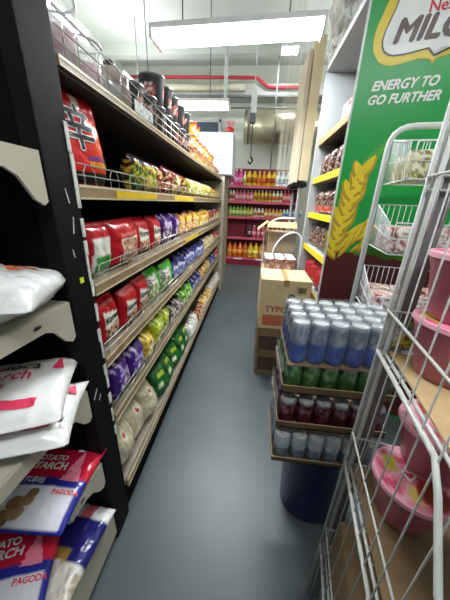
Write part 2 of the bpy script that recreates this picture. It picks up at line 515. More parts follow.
def d_banded(base, mid, lo=.25, hi=.7, acc=None, seed=0):
    base = hx(base); f = blobs(mid, 3.5, seed)
    acc = hx(acc) if acc else None
    def d(u, v):
        k = nz(u * 7 + seed, v * 7, 2.2)
        if lo < v < hi and .12 < u < .88: return mixc(f(u, v), hx('efeae0'), .55 if k > .24 else 0)
        if acc and v > hi and .2 < u < .8 and v < hi + .14: return acc
        if k > .3: return mixc(base, hx('f0ece4'), .6)
        return mixc(base, (0, 0, 0), .35 if k < -.15 else 0)
    return d


def d_kor_window(u, v):
    if .18 < u < .88 and .16 < v < .62:
        if .2 < u < .86 and .18 < v < .6: return mixc(hx('c9a68c'), hx('8b5a44'), .5 + .5 * math.sin(40 * u + 7 * nz(u * 9, v * 9)))
        return hx('e8dcc8')
    if .2 < u < .85 and .66 < v < .74: return mixc(hx('c21722'), hx('e8b0a8'), .5 + .5 * nz(u * 30, v * 30))
    return hx('b3101c')


def d_kor_label(u, v):
    if u > .16 and u < .96 and v < .72 - .2 * (u - .3) and v > .08:
        if v > .42: return hx('eeeae2')
        return blobs(('c08b5a', 'e6dccb', '6b3a22'), 6, 2)(u, v)
    return hx('b81320')


def d_seaweed(u, v):
    if v < .45 and u > .1: return hx('2f9b3b') if (.2 < u < .8 and .12 < v < .38) else hx('dcd9cf')
    if .15 < u < .9 and v < .75: return hx('e5e2dc')
    return hx('b0121f')


def d_green(u, v):
    if u > .62 or v > .84: return hx('3fb52c')
    if .55 < v < .8: return hx('eef0ea')
    return blobs(('b9b79a', 'dfe2d2', '7c8f4a'), 6, 5)(u, v)


def run(key, y0, y1, n, wd, h, d, design, label, group, x=None, name='noodle_pack', cat='noodle pack', tilt=0, res=(16, 16), jit=.2, letter=None, seed=None, rx=0, dz=0):
    """n copies of one pack, standing side by side on a gondola shelf, facing the aisle"""
    seed = random.random() * 50 if seed is None else seed
    x = {'B': -.60, 'C': -.60, 'D': -.595, 'E': -.58, 'F': -.552}[key] if x is None else x
    P = Pack(wd * 1.01, h, d * 1.1, seed, wr=.007 if not letter else .003, pa=4, pb=3)
    proto = P.mesh(name, design, n=res)
    if letter:
        for (s, size, m, lx, lz, bold) in letter: lettering('lettering', s, size, m, proto, lx, lz, P.surf, bold=bold)
    for i in range(n):
        o = proto if i == 0 else copy_tree(proto)
        y = y0 + (y1 - y0) * (i + .5) / n
        zb = SURF[key] + .001 + dz
        o.location = (x + random.uniform(-.008, .008), y, zb)
        sc = random.uniform(.93, 1.05); o.scale = (1, 1, sc) if n > 2 else (1, 1, 1)
        o.rotation_euler = (rx + random.uniform(-.07, .07), tilt + random.uniform(-.05, .05), PI / 2 + random.uniform(-jit, jit))
        lb = label if isinstance(label, str) else label[i]
        tag(o, lb, cat, group if n > 1 else None)
    return proto


random.seed(11)
# shelf B
P = Pack(.20, .285, .075, 3, wr=.003, pa=9, pb=6)
def d_shin(u, v):
    if v < .16: return hx('16120f') if v > .05 else hx('a8131a')
    if u < .12 and v < .26: return hx('35b13d')
    if .78 < v < .9 and .42 < u < .6: return hx('e7d9c0')
    return mixc(hx('c8141d'), hx('e2521f'), max(0, min(1, (u - .45) * 2.5)) * (1 if v < .72 else 0))
o = P.mesh('noodle_pack', d_shin, n=(30, 36)); o.location = (-.585, .90, SURF['B'] + .001); o.rotation_euler = (R(-7), 0, R(82))
tag(o, 'large orange-red spicy noodle pack with a black brush character behind the post', 'noodle pack')
lettering('white_outline', '辛', .13, M_wht, o, -.012, .158, P.surf, fat=.0055, eps=.002)
lettering('brush_character', '辛', .13, M_blk, o, -.012, .158, P.surf, fat=.0015, eps=.0035)
for k in range(2):
    lettering('lettering', ('RAMYUN', 'NOODLE')[k], .02, (M_blueink, M_yell)[k], o, .045, (.085, .068)[k], P.surf, bold=.0006)
for i, (y, cols, lb) in enumerate([(1.33, ('3c8f2c', 'd8b43a', '40180f'), 'dark-topped noodle bag with a green bottom, first past the gap on the upper shelf'),
                                   (1.48, ('7a3a1c', '5fae36', 'd9c04a'), 'brown and green noodle bag, second past the gap on the upper shelf'),
                                   (1.63, ('c8642c', 'e0c88a', '6b1f18'), 'orange and cream noodle bag, third past the gap on the upper shelf'),
                                   (1.80, ('e0b98a', 'b03a2a', '3d1814'), 'tan and red noodle bag, fourth past the gap on the upper shelf'),
                                   (1.98, ('d9a93a', '8a2f22', 'e8d8a0'), 'gold and maroon noodle bag, fifth past the gap on the upper shelf'),
                                   (2.18, ('b7842d', 'e2cf6a', '4a2a18'), 'ochre noodle bag, sixth past the gap on the upper shelf')]):
    P2 = Pack(.15, .17 - .006 * (i % 3), .10, i * 3.3, wr=.008, pa=3)
    ff = blobs(cols, 4, i)
    o = P2.mesh('noodle_pack', lambda u, v, ff=ff, i=i: (hx('2a1414') if i < 2 else hx('7c2018')) if v > .78 else ff(u, v), n=(16, 16))
    o.location = (-.605, y, SURF['B'] + .001); o.rotation_euler = (0, 0, PI / 2 + random.uniform(-.1, .1)); tag(o, lb, 'noodle pack')
run('B', 2.32, 3.3, 7, .135, .15, .09, d_banded('c9b93a', ('dcd46a', '8a8f34', 'f0e6a0'), .2, .75, 'e9e4c0'), 'yellow-green noodle bag in the middle of the upper shelf row', 'yellow-green noodle bags on the upper shelf')
run('B', 3.3, 4.36, 8, .13, .14, .09, d_banded('d8a92c', ('c9c24a', '7b7a28', 'f0d890'), .2, .7, 'b5412a'), 'golden noodle bag at the far end of the upper shelf', 'golden noodle bags on the upper shelf')
# shelf C
run('C', .83, .97, 1, .155, .2, .07, d_seaweed, 'red and white noodle pack with a green patch beside the post', None, res=(24, 24), jit=.02, x=-.59)
run('C', .985, 1.225, 1, .235, .20, .10, d_kor_window, 'wide red noodle pack with a beige noodle window on the second shelf', None, res=(30, 28), jit=.02, x=-.59)
KL = [('Koreno', .043, M_blk, .016, .112, .0008)]
run('C', 1.24, 1.58, 2, .17, .195, .085, d_kor_label, ['red noodle pack with white label next to the windowed pack', 'red noodle pack with white label next to the purple packs'], 'red labelled noodle packs on the second shelf', res=(26, 26), jit=.05, letter=KL)
run('C', 1.60, 2.0, 2, .19, .20, .09, d_banded('4a1d78', ('7a4fa5', '2c1250', 'd9cfe2'), .25, .6, 'c9b8e0'), ['purple noodle pack touching the last red one', 'purple noodle pack next to the orange packs'], 'purple noodle packs on the second shelf', res=(20, 18))
run('C', 2.02, 2.6, 4, .15, .20, .09, d_banded('c8701f', ('e0a13c', '8a3f17', 'e8cf90'), .2, .7, 'f0c83c'), 'orange noodle pack in the row after the purple ones', 'orange noodle packs on the second shelf')
run('C', 2.62, 3.3, 5, .14, .19, .09, d_banded('d9b52a', ('e8d460', '9a7a22', 'f2e9b8'), .2, .7, 'c7432c'), 'yellow noodle pack in the row after the orange ones', 'yellow noodle packs on the second shelf')
run('C', 3.32, 4.36, 8, .13, .18, .09, d_banded('8a2232', ('c2a06a', '571522', 'e0c8a8'), .2, .6, 'd8b04a'), 'maroon noodle pack at the far end of the second shelf', 'maroon noodle packs on the second shelf')
# shelf D
KL2 = [('Koreno', .040, M_blk, .014, .112, .0014)]
run('D', .83, 1.30, 3, .16, .205, .08, d_kor_label, ['red noodle pack nearest the post on the third shelf', 'second red noodle pack on the third shelf', 'red noodle pack touching the green ones on the third shelf'], 'red noodle packs on the third shelf', res=(26, 26), jit=.04, letter=KL2, x=-.59)
run('D', 1.32, 1.72, 2, .2, .2, .08, d_green, ['bright green and white noodle pack beside the red ones', 'bright green and white noodle pack beside the navy bags'], 'green and white noodle packs on the third shelf', res=(24, 22), jit=.05, letter=[('スーパー', .04, M_blk, -.02, .132, .001)])
run('D', 1.75, 3.0, 9, .17, .17, .09, d_banded('1b2170', ('2d36a0', '10123f', '8f97d0'), .2, .6, 'c8cde8', seed=3), 'navy blue noodle bag in the row past the green packs', 'navy noodle bags on the third shelf', jit=.3, tilt=.15)
run('D', 3.02, 3.7, 5, .14, .16, .09, d_banded('cfc39a', ('e3dcc0', 'a8863f', 'e8d870'), .2, .7), 'cream coloured noodle bag past the navy ones', 'cream noodle bags on the third shelf', jit=.2)
run('D', 3.72, 4.36, 5, .13, .15, .09, d_banded('b3262c', ('e2cdb0', '6d1418', 'd8b04a'), .2, .6), 'red noodle bag at the far end of the third shelf', 'red noodle bags at the far end of the third shelf', jit=.2)
# shelf E
run('E', .85, 1.12, 2, .15, .18, .09, d_banded('46207e', ('6b46a8', '2b1257', 'c7b4e0'), .25, .6, 'b7a0dc'), ['purple snack bag nearest the post on the fourth shelf', 'purple snack bag beside the yellow bag on the fourth shelf'], 'purple bags on the fourth shelf', res=(20, 20), name='snack_bag', cat='snack bag')
run('E', 1.13, 1.28, 1, .15, .17, .09, d_banded('d8b83a', ('e8d880', 'b7912c', 'f0e8c0'), .2, .6), 'pale yellow bag between the purple and lime bags', None, res=(18, 18), name='snack_bag', cat='snack bag')
run('E', 1.3, 1.6, 2, .17, .19, .10, d_banded('b3c32e', ('d0d84a', '7f9a22', 'e4e69a'), .2, .7), ['lime green bag beside the pale yellow bag', 'lime green bag beside the clear grey bags'], 'lime bags on the fourth shelf', res=(20, 18), jit=.25, name='snack_bag', cat='snack bag')
run('E', 1.62, 1.9, 2, .14, .14, .09, d_banded('5a5550', ('8a8580', '3a3633', 'b0aaa0'), .2, .7), 'grey mottled bag past the lime bags on the fourth shelf', 'grey bags on the fourth shelf', jit=.3, name='snack_bag', cat='snack bag')
run('E', 1.9, 2.25, 2, .16, .16, .09, d_banded('5fae2e', ('98c84a', '2f6b1c', 'd8e0a8'), .2, .6), 'grass green bag before the navy pack on the fourth shelf', 'green bags on the fourth shelf', jit=.3, name='snack_bag', cat='snack bag')
run('E', 2.27, 2.7, 3, .15, .17, .09, d_banded('1c2272', ('3a45a8', '11143f', 'b0b6e0'), .2, .6), 'navy bag in the middle of the fourth shelf', 'navy bags on the fourth shelf', jit=.2, name='snack_bag', cat='snack bag')
run('E', 2.72, 3.3, 4, .14, .15, .09, d_banded('c7a04e', ('e0c890', '8a622a', 'efe3c4'), .2, .7), 'tan noodle bag past the navy ones on the fourth shelf', 'tan bags on the fourth shelf', jit=.3, name='snack_bag', cat='snack bag')
run('E', 3.32, 3.75, 3, .14, .15, .09, d_banded('262a72', ('e4e2de', '14163a', 'a8acd0'), .2, .6), 'navy and white bag far down the fourth shelf', 'navy and white bags on the fourth shelf', jit=.2, name='snack_bag', cat='snack bag')
run('E', 3.77, 4.36, 4, .13, .14, .09, d_banded('a8323a', ('e8ded0', '7a1f26', 'd8b090'), .2, .6), 'red and white bag at the far end of the fourth shelf', 'red and white bags on the fourth shelf', jit=.2, name='snack_bag', cat='snack bag')
# shelf F: cream vermicelli bags near the post
def d_verm(u, v):
    a = math.hypot((u - .5) * 1.2, v - .72)
    if a < .07: return hx('b03a48')
    if a < .12: return hx('efe6d4')
    return mixc(hx('d9d0b4'), hx('bfb493'), .5 + .5 * math.sin(60 * u + 9 * nz(u * 5, v * 5)))
for i, (x, y, rx, rz, lb) in enumerate([(-.575, .875, -.25, 84, 'cream vermicelli bag nearest the post on the bottom shelf'), (-.58, 1.035, -.3, 90, 'second cream vermicelli bag with a red round seal'),
                                        (-.57, 1.195, -.25, 95, 'cream vermicelli bag touching the dark green bags')]):
    P2 = Pack(.17, .225, .13, i * 5, wr=.01, pa=2.5, pb=2.5); o = P2.mesh('vermicelli_bag', d_verm, n=(24, 26)); o.location = (x, y, SURF['F'] + .012); o.rotation_euler = (rx, 0, R(rz)); tag(o, lb, 'noodle bag')
for i in range(2):
    P2 = Pack(.13, .2, .08, i * 7 + 2, wr=.01, pa=2.5, pb=2.5); o = P2.mesh('vermicelli_bag', d_verm, n=(20, 20)); o.location = (-.585, .9 + .17 * i, SURF['F'] + .006); o.rotation_euler = (-.95, 0, R(86))
    o.location.x = -.74; tag(o, ('cream vermicelli bag lying behind the nearest one', 'cream vermicelli bag lying behind the second one')[i], 'noodle bag')
def d_dkgreen(u, v):
    if .3 < u < .75 and .62 < v < .78: return hx('a9bd3a')
    if .3 < v < .5 and .15 < u < .5: return hx('d5d9b8')
    return mixc(hx('15481f'), hx('2c7a35'), .5 + .8 * nz(u * 6, v * 6, 3))
run('F', 1.3, 2.1, 5, .17, .22, .10, d_dkgreen, 'dark green noodle bag on the bottom shelf past the cream ones', 'dark green noodle bags on the bottom shelf', jit=.25, res=(20, 20), rx=-.35)
run('F', 2.12, 2.5, 3, .15, .15, .10, d_banded('dcdcd2', ('eeeee8', 'b8b8ac', 'cdd2c0'), .2, .7), 'white noodle bag past the dark green ones', 'white noodle bags on the bottom shelf', jit=.3, rx=-.3)
run('F', 2.52, 2.85, 3, .14, .13, .10, d_banded('9a4f2e', ('c98a5a', '5a2a1a', 'e0c0a0'), .2, .7), 'brown noodle bag on the bottom shelf before the gold ones', 'brown noodle bags on the bottom shelf', jit=.3, rx=-.3)
run('F', 2.87, 3.4, 4, .14, .15, .10, d_banded('d0a348', ('e4c878', '9a702a', 'f0e0b0'), .2, .7), 'gold noodle bag on the bottom shelf', 'gold noodle bags on the bottom shelf', jit=.3, rx=-.3)
run('F', 3.42, 4.35, 7, .14, .14, .10, d_banded('d8cfc0', ('eeeae2', 'a89a8a', 'c9b0a0'), .2, .7), 'pale noodle bag at the far end of the bottom shelf', 'pale noodle bags at the far end of the bottom shelf', jit=.3, rx=-.3)

# ------------------------------------------------------------------ top shelf: clear tubs, noodle cups
ZA = SURF['A'] + .001
M_tub = mat('clear_tub', 'e9eef0', .08, alpha=.25, var=.02)
M_red_candy = mat('pink_red_contents', 'fbf0f2', .6, col2='e0909e', scale=35)
for i, (y, r, h, lb) in enumerate([(.885, .062, .17, 'clear tub with a steel rim and pink contents, nearest on the top shelf'), (1.02, .055, .13, 'smaller clear tub with pink contents beside the nearest tub')]):
    t = empty('plastic_tub', (-.60, y, ZA)); tag(t, lb, 'tub')
    MB().lathe([(0, 0), (r * .9, 0), (r, h), (r * .97, h), (r * .87, .004), (0, .004)], n=28).build('tub_wall', M_tub, t)
    MB().lathe([(0, .006), (r * .85, .006), (r * .9, h * .55), (r * .5, h * .62), (0, h * .6)], n=20).build('contents', M_red_candy, t)
    MB().tube([(r * 1.01 * math.cos(a * PI / 16), r * 1.01 * math.sin(a * PI / 16), h) for a in range(32)], .004, 6, closed=True).build('rim', M_alu, t)
t = empty('glass_jar', (-.60, 1.19, ZA)); tag(t, 'squat cloudy jar with a black knob on its lid on the top shelf', 'jar')
MB().lathe([(0, 0), (.07, 0), (.075, .05), (.068, .1), (.045, .13), (0, .14)], n=24).build('jar_body', mat('cloudy_glass', 'b9b9b4', .15, alpha=.75, col2='8d6a66', scale=18), t)
MB().lathe([(0, .13), (.02, .135), (.022, .15), (.012, .16), (0, .162)], n=14).build('lid_knob', M_blk, t)


def cup_mesh(name, r0, r1, h, design, lidc, n=28):
    t = empty(name)
    mb = MB(); H = 12; bm = mb.bm; la = bm.verts.layers.float_color.new('Print'); rings = []
    for j in range(H + 1):
        v = j / H; r = r0 + (r1 - r0) * v; ring = []
        for k in range(n):
            p = bm.verts.new((r * math.cos(2 * PI * k / n), r * math.sin(2 * PI * k / n), v * h)); p[la] = (*lin(design(k / n, v)), 1); ring.append(p)
        rings.append(ring)
    for A, B in zip(rings, rings[1:]):
        for k in range(n): bm.faces.new((A[k], A[(k + 1) % n], B[(k + 1) % n], B[k])).smooth = True
    bm.faces.new(rings[0][::-1])
    mb.build('cup_body', PAPER, t)
    MB().lathe([(0, h + .001), (r1 - .004, h + .001), (r1 + .003, h + .003), (r1 + .003, h - .004), (r1, h - .006)], n=n).build('lid', mat('lid_' + lidc, lidc, .3), t)
    return t


def d_blackcup(u, v):
    a = (u * 3) % 1
    if .2 < a < .8 and .25 < v < .75: return blobs(('a8483a', 'e0d6cc', '2a1614', 'c9766a'), 5, 9)(u * 4, v * 1.4)
    if v > .93: return hx('8a8d8f')
    return hx('1c1a1c')
protoc = cup_mesh('noodle_cup', .056, .070, .132, d_blackcup, '6a6d6e')
first = True
for i in range(7):
    for lev in range(2 if i > 1 else 1):
        o = protoc if first else copy_tree(protoc); first = False
        o.location = (-.60 + random.uniform(-.005, .005), 1.34 + .150 * i, ZA + .1365 * lev); o.rotation_euler = (0, 0, random.uniform(0, 6))
        tag(o, 'black noodle cup nearest the jar on the top shelf' if i < 2 else ('black picture noodle cup on the bottom of a stack of two on the top shelf', 'black picture noodle cup on top of another on the top shelf')[lev], 'noodle cup', ('black noodle cups in the lower row', 'black noodle cups in the upper row')[lev] if i > 1 else 'single black cups by the jar')


def d_ycup(u, v):
    a = (u * 2) % 1
    if .25 < a < .75 and .3 < v < .75: return blobs(('d8452a', 'e8d8a0', 'f0e8d8'), 5, 9)(u * 4, v)
    return hx('e3b52c') if v < .8 else hx('d98a2a')
protoy = cup_mesh('noodle_bowl', .048, .07, .085, d_ycup, 'c92a2c')
first = True
for i in range(11):
    n = 3 if i < 2 else 2 if i < 8 else 1
    for lev in range(n):
        o = protoy if first else copy_tree(protoy); first = False
        o.location = (-.60 + random.uniform(-.008, .008), 2.45 + .155 * i, ZA + .09 * lev); o.rotation_euler = (0, 0, random.uniform(0, 6))
        tag(o, ['yellow noodle bowl with a red lid, bottom of its stack on the top shelf', 'yellow noodle bowl with a red lid, second in its stack on the top shelf', 'yellow noodle bowl with a red lid, third up in its stack on the top shelf'][lev], 'noodle bowl', ['yellow bowls, bottom row', 'yellow bowls, second row', 'yellow bowls, third row'][lev])

# ------------------------------------------------------------------ left end-cap shelving facing the viewer
c = empty('end_shelving', (-.76, .6, 0)); tag(c, 'short beige bracketed shelves on a black back facing the viewer at left', 'shelving')
def cp(mb, name, m, par=None):
    o = mb.build(name, m)
    if par: o.parent = par
    else: o.parent = c; o.matrix_parent_inverse = Matrix.Translation(c.location).inverted()
    return o
cp(MB().b2((-1.5, .651, 0), (GX - .052, .671, 2.35)), 'back_panel', M_dark)
CAPS = [(1.60, .20, 1.62), (1.205, .19, 1.205), (.875, .18, .875), (.52, .46, .52)]
def capshelf(z, y0, first=False):
    s = cp(MB().b2((-1.45, y0, z - .03), (GX - .012, .65, z)).b2((-1.45, y0, z - .045), (GX - .012, y0 + .012, z)), 'shelf', M_beige)
    mb = MB(); x = GX - .01
    pts = [(x, y0, z), (x, .645, z), (x, .645, z - .115), (x, .63, z - .125), (x, .605, z - .11), (x, .57, z - .062), (x, .54, z - .047), (x, y0, z - .035)]
    mb.poly(pts, (.008, 0, 0)); b = mb.build('bracket', M_beige); b.parent = s
    mb = MB(); mb.lathe([(0, 0), (.008, 0), (.008, .002), (0, .002)], n=12)
    for v in mb.bm.verts: v.co = Vector((x + .0085 + v.co.z * .2, .52 + v.co.x * 1.6, z - .022 + v.co.y * .7))
    h = mb.build('bracket_hole', M_blk); h.parent = s
    return s
for z, y0, _ in CAPS: capshelf(z, y0)
s = cp(MB().b2((-1.45, .2, .02), (GX - .012, .65, .16)), 'base_shelf', M_beige)
cp(MB().b2((GX - .012, .2, .05), (GX, .65, .215)), 'base_side', M_beige)
for o in [o for o in c.children]:
    o.matrix_parent_inverse = Matrix.Translation(c.location).inverted()


def flat_bag(name, wd, h, d, loc, rz, design, label, cat='starch bag', seed=0, tiltx=0, tilty=0, res=(30, 34), wr=.008, pa=3.5, pb=3.0):
    P = Pack(wd, h, d, seed, wr=wr, pa=pa, pb=pb)
    o = P.mesh(name, design, n=res)
    # lies on its back, face up; local Z (top of the bag) points away from the viewer
    M = Matrix.Rotation(rz, 4, 'Z') @ Matrix.Rotation(tilty, 4, 'Y') @ Matrix.Rotation(-PI / 2 + tiltx, 4, 'X')
    o.matrix_world = Matrix.Translation(loc) @ M
    tag(o, label, cat)
    return o, P


def d_white_orange(u, v): return mixc(hx('e3e3e0'), hx('c9cacb'), .5 + .6 * nz(u * 5, v * 5, 8))
for (wd, h, x, y, z, rz, lb, sd) in [(.38, .29, -.62, .365, 1.272, 20, 'glossy white bag with an orange ring mark reaching over the top left shelf edge', 1), (.32, .17, -.93, .45, 1.30, 4, 'white bag with an orange mark behind the front one, cut by the frame', 4), (.34, .16, -.72, .20, 1.235, 6, 'plain white bag nearest on the top left shelf', 6)]:
    o, P = flat_bag('starch_bag', wd, h, .12, (x, y, z), R(rz), d_white_orange, lb, seed=sd, pa=2.6, pb=2.2, wr=.014)
    if sd != 6:
        cx, cz = (.10, .20) if sd == 1 else (.09, .10)
        mb = MB(); bm = mb.bm; n = 26
        A = [bm.verts.new((cx + .037 * math.cos(2 * PI * k / n), 0, cz + .025 * math.sin(2 * PI * k / n))) for k in range(n - 3)]
        B = [bm.verts.new((cx + .025 * math.cos(2 * PI * k / n), 0, cz + .016 * math.sin(2 * PI * k / n))) for k in range(n - 3)]
        for k in range(n - 4): bm.faces.new((A[k], A[k + 1], B[k + 1], B[k]))
        for v in bm.verts: v.co.y = P.surf(v.co.x, v.co.z) - .002
        mb.build('ring_mark', M_orange, o)
        lettering('lettering', 'Star', .022, M_redink, o, cx, cz, P.surf, bold=.0008, eps=.002)


def d_tap(u, v):
    if v > .9 and u < .2: return hx('a8402e')
    return hx('e4e3e0')
for (wd, h, x, y, z, rz, lb, sd) in [(.36, .30, -.59, .345, .985, 26, 'white starch bag with black and red lettering, upper of the two on its shelf', 2), (.33, .25, -.565, .345, .925, 22, 'white starch bag with a red ribbon, tucked under the lettered one', 9)]:
    o, P = flat_bag('starch_bag', wd, h, .08, (x, y, z), R(rz), d_tap, lb, seed=sd, pa=3, pb=2.4, wr=.007)
    q = h / .33
    lettering('black_lettering', 'tapioca', .052, M_blk, o, .015, .235 * q, P.surf, bold=.0008, shear=.1, eps=.0025)
    lettering('red_lettering', 'starch', .052, M_pink, o, .015, .185 * q, P.surf, bold=.0008, shear=.1, eps=.0025)
    for (x0_, z0_) in ((-.03, .11), (.06, .045)):
        patch('ribbon_print', [(x0_ - .05, z0_), (x0_ + .055, z0_), (x0_ + .045, z0_ + .014), (x0_ + .055, z0_ + .028), (x0_ - .05, z0_ + .028)], M_pink, o, P.surf, eps=.0025)
    patch('tower_mark', [(.12, .22 * q), (.15, .22 * q), (.138, .27 * q), (.135, .285 * q), (.13, .27 * q)], M_pink, o, P.surf, eps=.0025)
    patch('green_seal', circ(-.06, .06, .014, .014), mat('green_ink', '5f9a80', .5), o, P.surf, eps=.0025)
    patch('brown_picture', circ(-.09, .27 * q, .03, .012), mat('brown_ink', '9a4a38', .5), o, P.surf, eps=.0025)


def d_pot(u, v):
    if v > .97 or v < .04: return hx('20227c')
    if v > .5 + .0 * u: return hx('d4203f') if not (v > .9 and u < .5) else hx('24267e')
    if v > .42: return hx('2a2f92')
    if u > .93: return hx('2a2f92')
    return hx('dcdce2')
def potbag(x, y, z, rz, lb, sd, wd=.25, h=.30, d=.045, ty=0):
    o, P = flat_bag('starch_bag', wd, h, d, (x, y, z), R(rz), d_pot, lb, seed=sd, res=(34, 40), wr=.005, tilty=ty)
    s = wd / .25
    lettering('white_lettering', 'POTATO', .030 * s, M_wht, o, -.05 * s, .225, P.surf, bold=.001, eps=.0018)
    lettering('white_lettering', 'STARCH', .036 * s, M_wht, o, -.04 * s, .192, P.surf, bold=.0014, eps=.0018)
    lettering('brand_lettering', 'PAGODA', .021 * s, M_pink, o, .07 * s, .108, P.surf, bold=.0008, eps=.0018)
    lettering('blue_band_lettering', '風車粉', .024 * s, M_wht, o, -.055 * s, .140, P.surf, bold=.0003, eps=.0018)
    mb = MB()
    for q, (cx_, cz_, ra, rb) in enumerate(((-.085, .03, .028, .022), (-.05, .045, .026, .021), (-.07, .07, .027, .02), (-.035, .08, .022, .018), (-.028, .1, .018, .014))):
        patch('potato_print', circ(cx_ * s, cz_, ra, rb, 14), mat(('potato_brown', 'potato_tan')[q % 2], ('8a6740', 'a8845a')[q % 2], .5, var=.2, scale=60), o, P.surf, eps=.0015 + q * .0004)
    # pink pagoda picture: stacked narrowing roofs
    pm = mat('pagoda_pink', 'ee8298', .5)
    pts = []
    k = 7
    L = []
    for i in range(k):
        z0 = .145 + i * .014; ww = .034 - i * .004
        L += [(ww, z0), (ww * .72, z0 + .004), (ww * .66, z0 + .014)]
    pts = [(.06 * s + a, b) for a, b in L] + [(.06 * s, .262)] + [(.06 * s - a, b) for a, b in L[::-1]]
    patch('pagoda_print', pts, pm, o, P.surf, eps=.0015)
    patch('price_sticker', [(.03 * s, .255), (.055 * s, .255), (.055 * s, .268), (.03 * s, .268)], M_wht, o, P.surf, eps=.003)
    return o
potbag(-.625, .385, .55, 4, 'blue, red and white potato starch pack alone on the third left shelf', 1)
potbag(-.66, .235, .335, 22, 'red and blue potato starch pack, frontmost on the bottom left shelf', 5, .27, .30, ty=.1)
potbag(-.80, .27, .32, 10, 'red and blue potato starch pack at the lower left edge of the picture', 8, .26, .30)
def d_navy(u, v):
    if v > .82: return hx('e2e2e2') if not (.3 < u < .6) else hx('c9606a')
    if v < .38: return blobs(('e6e3dc', 'b0a08a', 'cfc8bb'), 4, 2)(u, v)
    if v < .5: return hx('a47c3c') if u < .6 else hx('23246e')
    return hx('27246f')
flat_bag('flour_bag', .18, .31, .06, (-.60, .33, .25), R(-3), d_navy, 'navy and white flour bag with a gold patch at the bottom shelf side', 'flour bag', seed=3)

# ------------------------------------------------------------------ red back shelving with bottles
b = empty('red_shelving', (.2, 6.6, 0)); tag(b, 'dark red five-tier wall shelving full of drink bottles at the end of the aisle', 'shelving')
mb = MB(); mb.b2((-.84, .18, 0), (.86, .22, 2.26)); mb.build('back_panel', M_red, b)
for x in (-.84, .84): MB().b2((x - .015, -.2, 0), (x + .015, .2, 2.26)).build('side_panel', mat('side_cream', 'b8a99a', .5), b)
MB().b2((-.38, .16, 0), (-.355, .18, 2.24)).build('upright', M_dark, b)
BZ = [.2, .70, 1.19, 1.535, 1.87]
for z in BZ:
    s = MB().b2((-.82, -.2, z - .03), (.82, .18, z)).build('shelf', M_red, b)
    o = MB().b2((-.82, -.215, z - .05), (.82, -.2, z + .01)).build('price_rail', M_redlip, s)
mb = MB().b2((-.82, -.18, 0), (.82, .18, .14)).build('kickplate', M_red, b)
for xx in (-.5, .05): MB().b2((xx - .11, -.218, .15), (xx + .1, -.2155, .185)).build('white_label', M_wht, b)


def bottle(cb, cl, cc, r, h, name='drink_bottle'):
    t = empty(name)
    MB().lathe([(0, 0), (r * .9, 0), (r, .01), (r, h * .6), (r * .9, h * .7), (r * .38, h * .86), (r * .36, h * .93)], n=12).build('bottle_body', mat('drink_' + cb, cb, .18, var=.08), t)
    MB().lathe([(r * 1.01, h * .2), (r * 1.015, h * .2), (r * 1.015, h * .52), (r * 1.01, h * .52)], n=12).build('bottle_label', mat('label_' + cl, cl, .5, var=.25, scale=50), t)
    MB().lathe([(0, h), (r * .42, h), (r * .42, h * .92), (r * .36, h * .92)], n=10).build('cap', mat('cap_' + cc, cc, .4), t)
    return t
TIERS = ['bottom', 'second lowest', 'middle', 'second highest', 'top']
KINDS = {  # tier: list of (count, body, label, cap, colour words, radius, height)
    4: [(1, 'e8c8d8', 'd0407c', 'f0f0f0', 'pale pink', .048, .33), (2, 'e34f96', 'f0a0c8', 'e8e8e8', 'bright pink', .052, .34), (1, 'e6e2a0', 'd8d060', 'ffffff', 'pale lemon', .04, .3), (2, 'e6c41c', 'b05a1a', '2c2c2c', 'yellow', .06, .34), (2, 'e6a01c', 'e06a2a', 'e0c030', 'amber', .05, .31), (2, 'ecc61a', 'b8501a', '303030', 'golden', .058, .34), (1, 'd8e0e8', '3f74b8', 'e8e8e8', 'white', .045, .31), (2, 'd4e6f0', '2f6ab0', 'f0f0f0', 'blue and white', .055, .32), (3, 'cfe8e6', '4a9a9a', 'f0f0f0', 'pale teal', .052, .32)],
    3: [(2, 'dcd0c0', 'b04a40', '3c8a4a', 'cream', .035, .26), (5, 'd86a7c', 'e8b0b8', 'e0e0e0', 'rose', .042, .25), (5, 'd8b440', 'a06a20', 'e0e0e0', 'yellow', .042, .25), (3, 'e8dcc0', 'd0702a', 'ffffff', 'cream and orange', .042, .25), (3, 'd85a60', 'f0c0c0', 'e0e0e0', 'coral red', .04, .26)],
    2: [(5, '7fae2e', 'd8e09a', '3a7a2a', 'lime green', .042, .25), (2, 'a8a838', 'e0d890', '303030', 'olive', .042, .24), (3, 'e4ded0', 'b0703a', 'ffffff', 'white', .042, .2), (5, 'e4a024', 'f0dcb0', 'e8e8e8', 'orange', .042, .19), (6, 'd4dadc', '6a8ab0', 'f0f0f0', 'pale grey', .038, .2)],
    1: [(1, '2a2430', 'b0a0a8', '201c20', 'black', .042, .3), (3, 'e0566a', 'f4b0b8', 'e8e8e8', 'pink', .045, .28), (3, 'e4a84c', 'b8602a', 'e8e0d0', 'peach', .042, .27), (3, 'c8c8b8', '8a6a4a', 'e0e0e0', 'dull cream', .042, .26)],
    0: [(4, 'e26a1c', 'f2a04a', 'c8501a', 'orange', .065, .37), (2, 'e8bc1c', 'f2dc6a', 'd8a01c', 'yellow', .068, .37), (2, 'd8902a', 'f0c070', 'c87a1c', 'amber', .055, .36), (2, 'd8506a', 'f0a0a8', 'c83a50', 'pinkish red', .055, .36), (4, 'd87a2c', 'f0b060', 'c8501a', 'dull orange', .055, .34)],
}
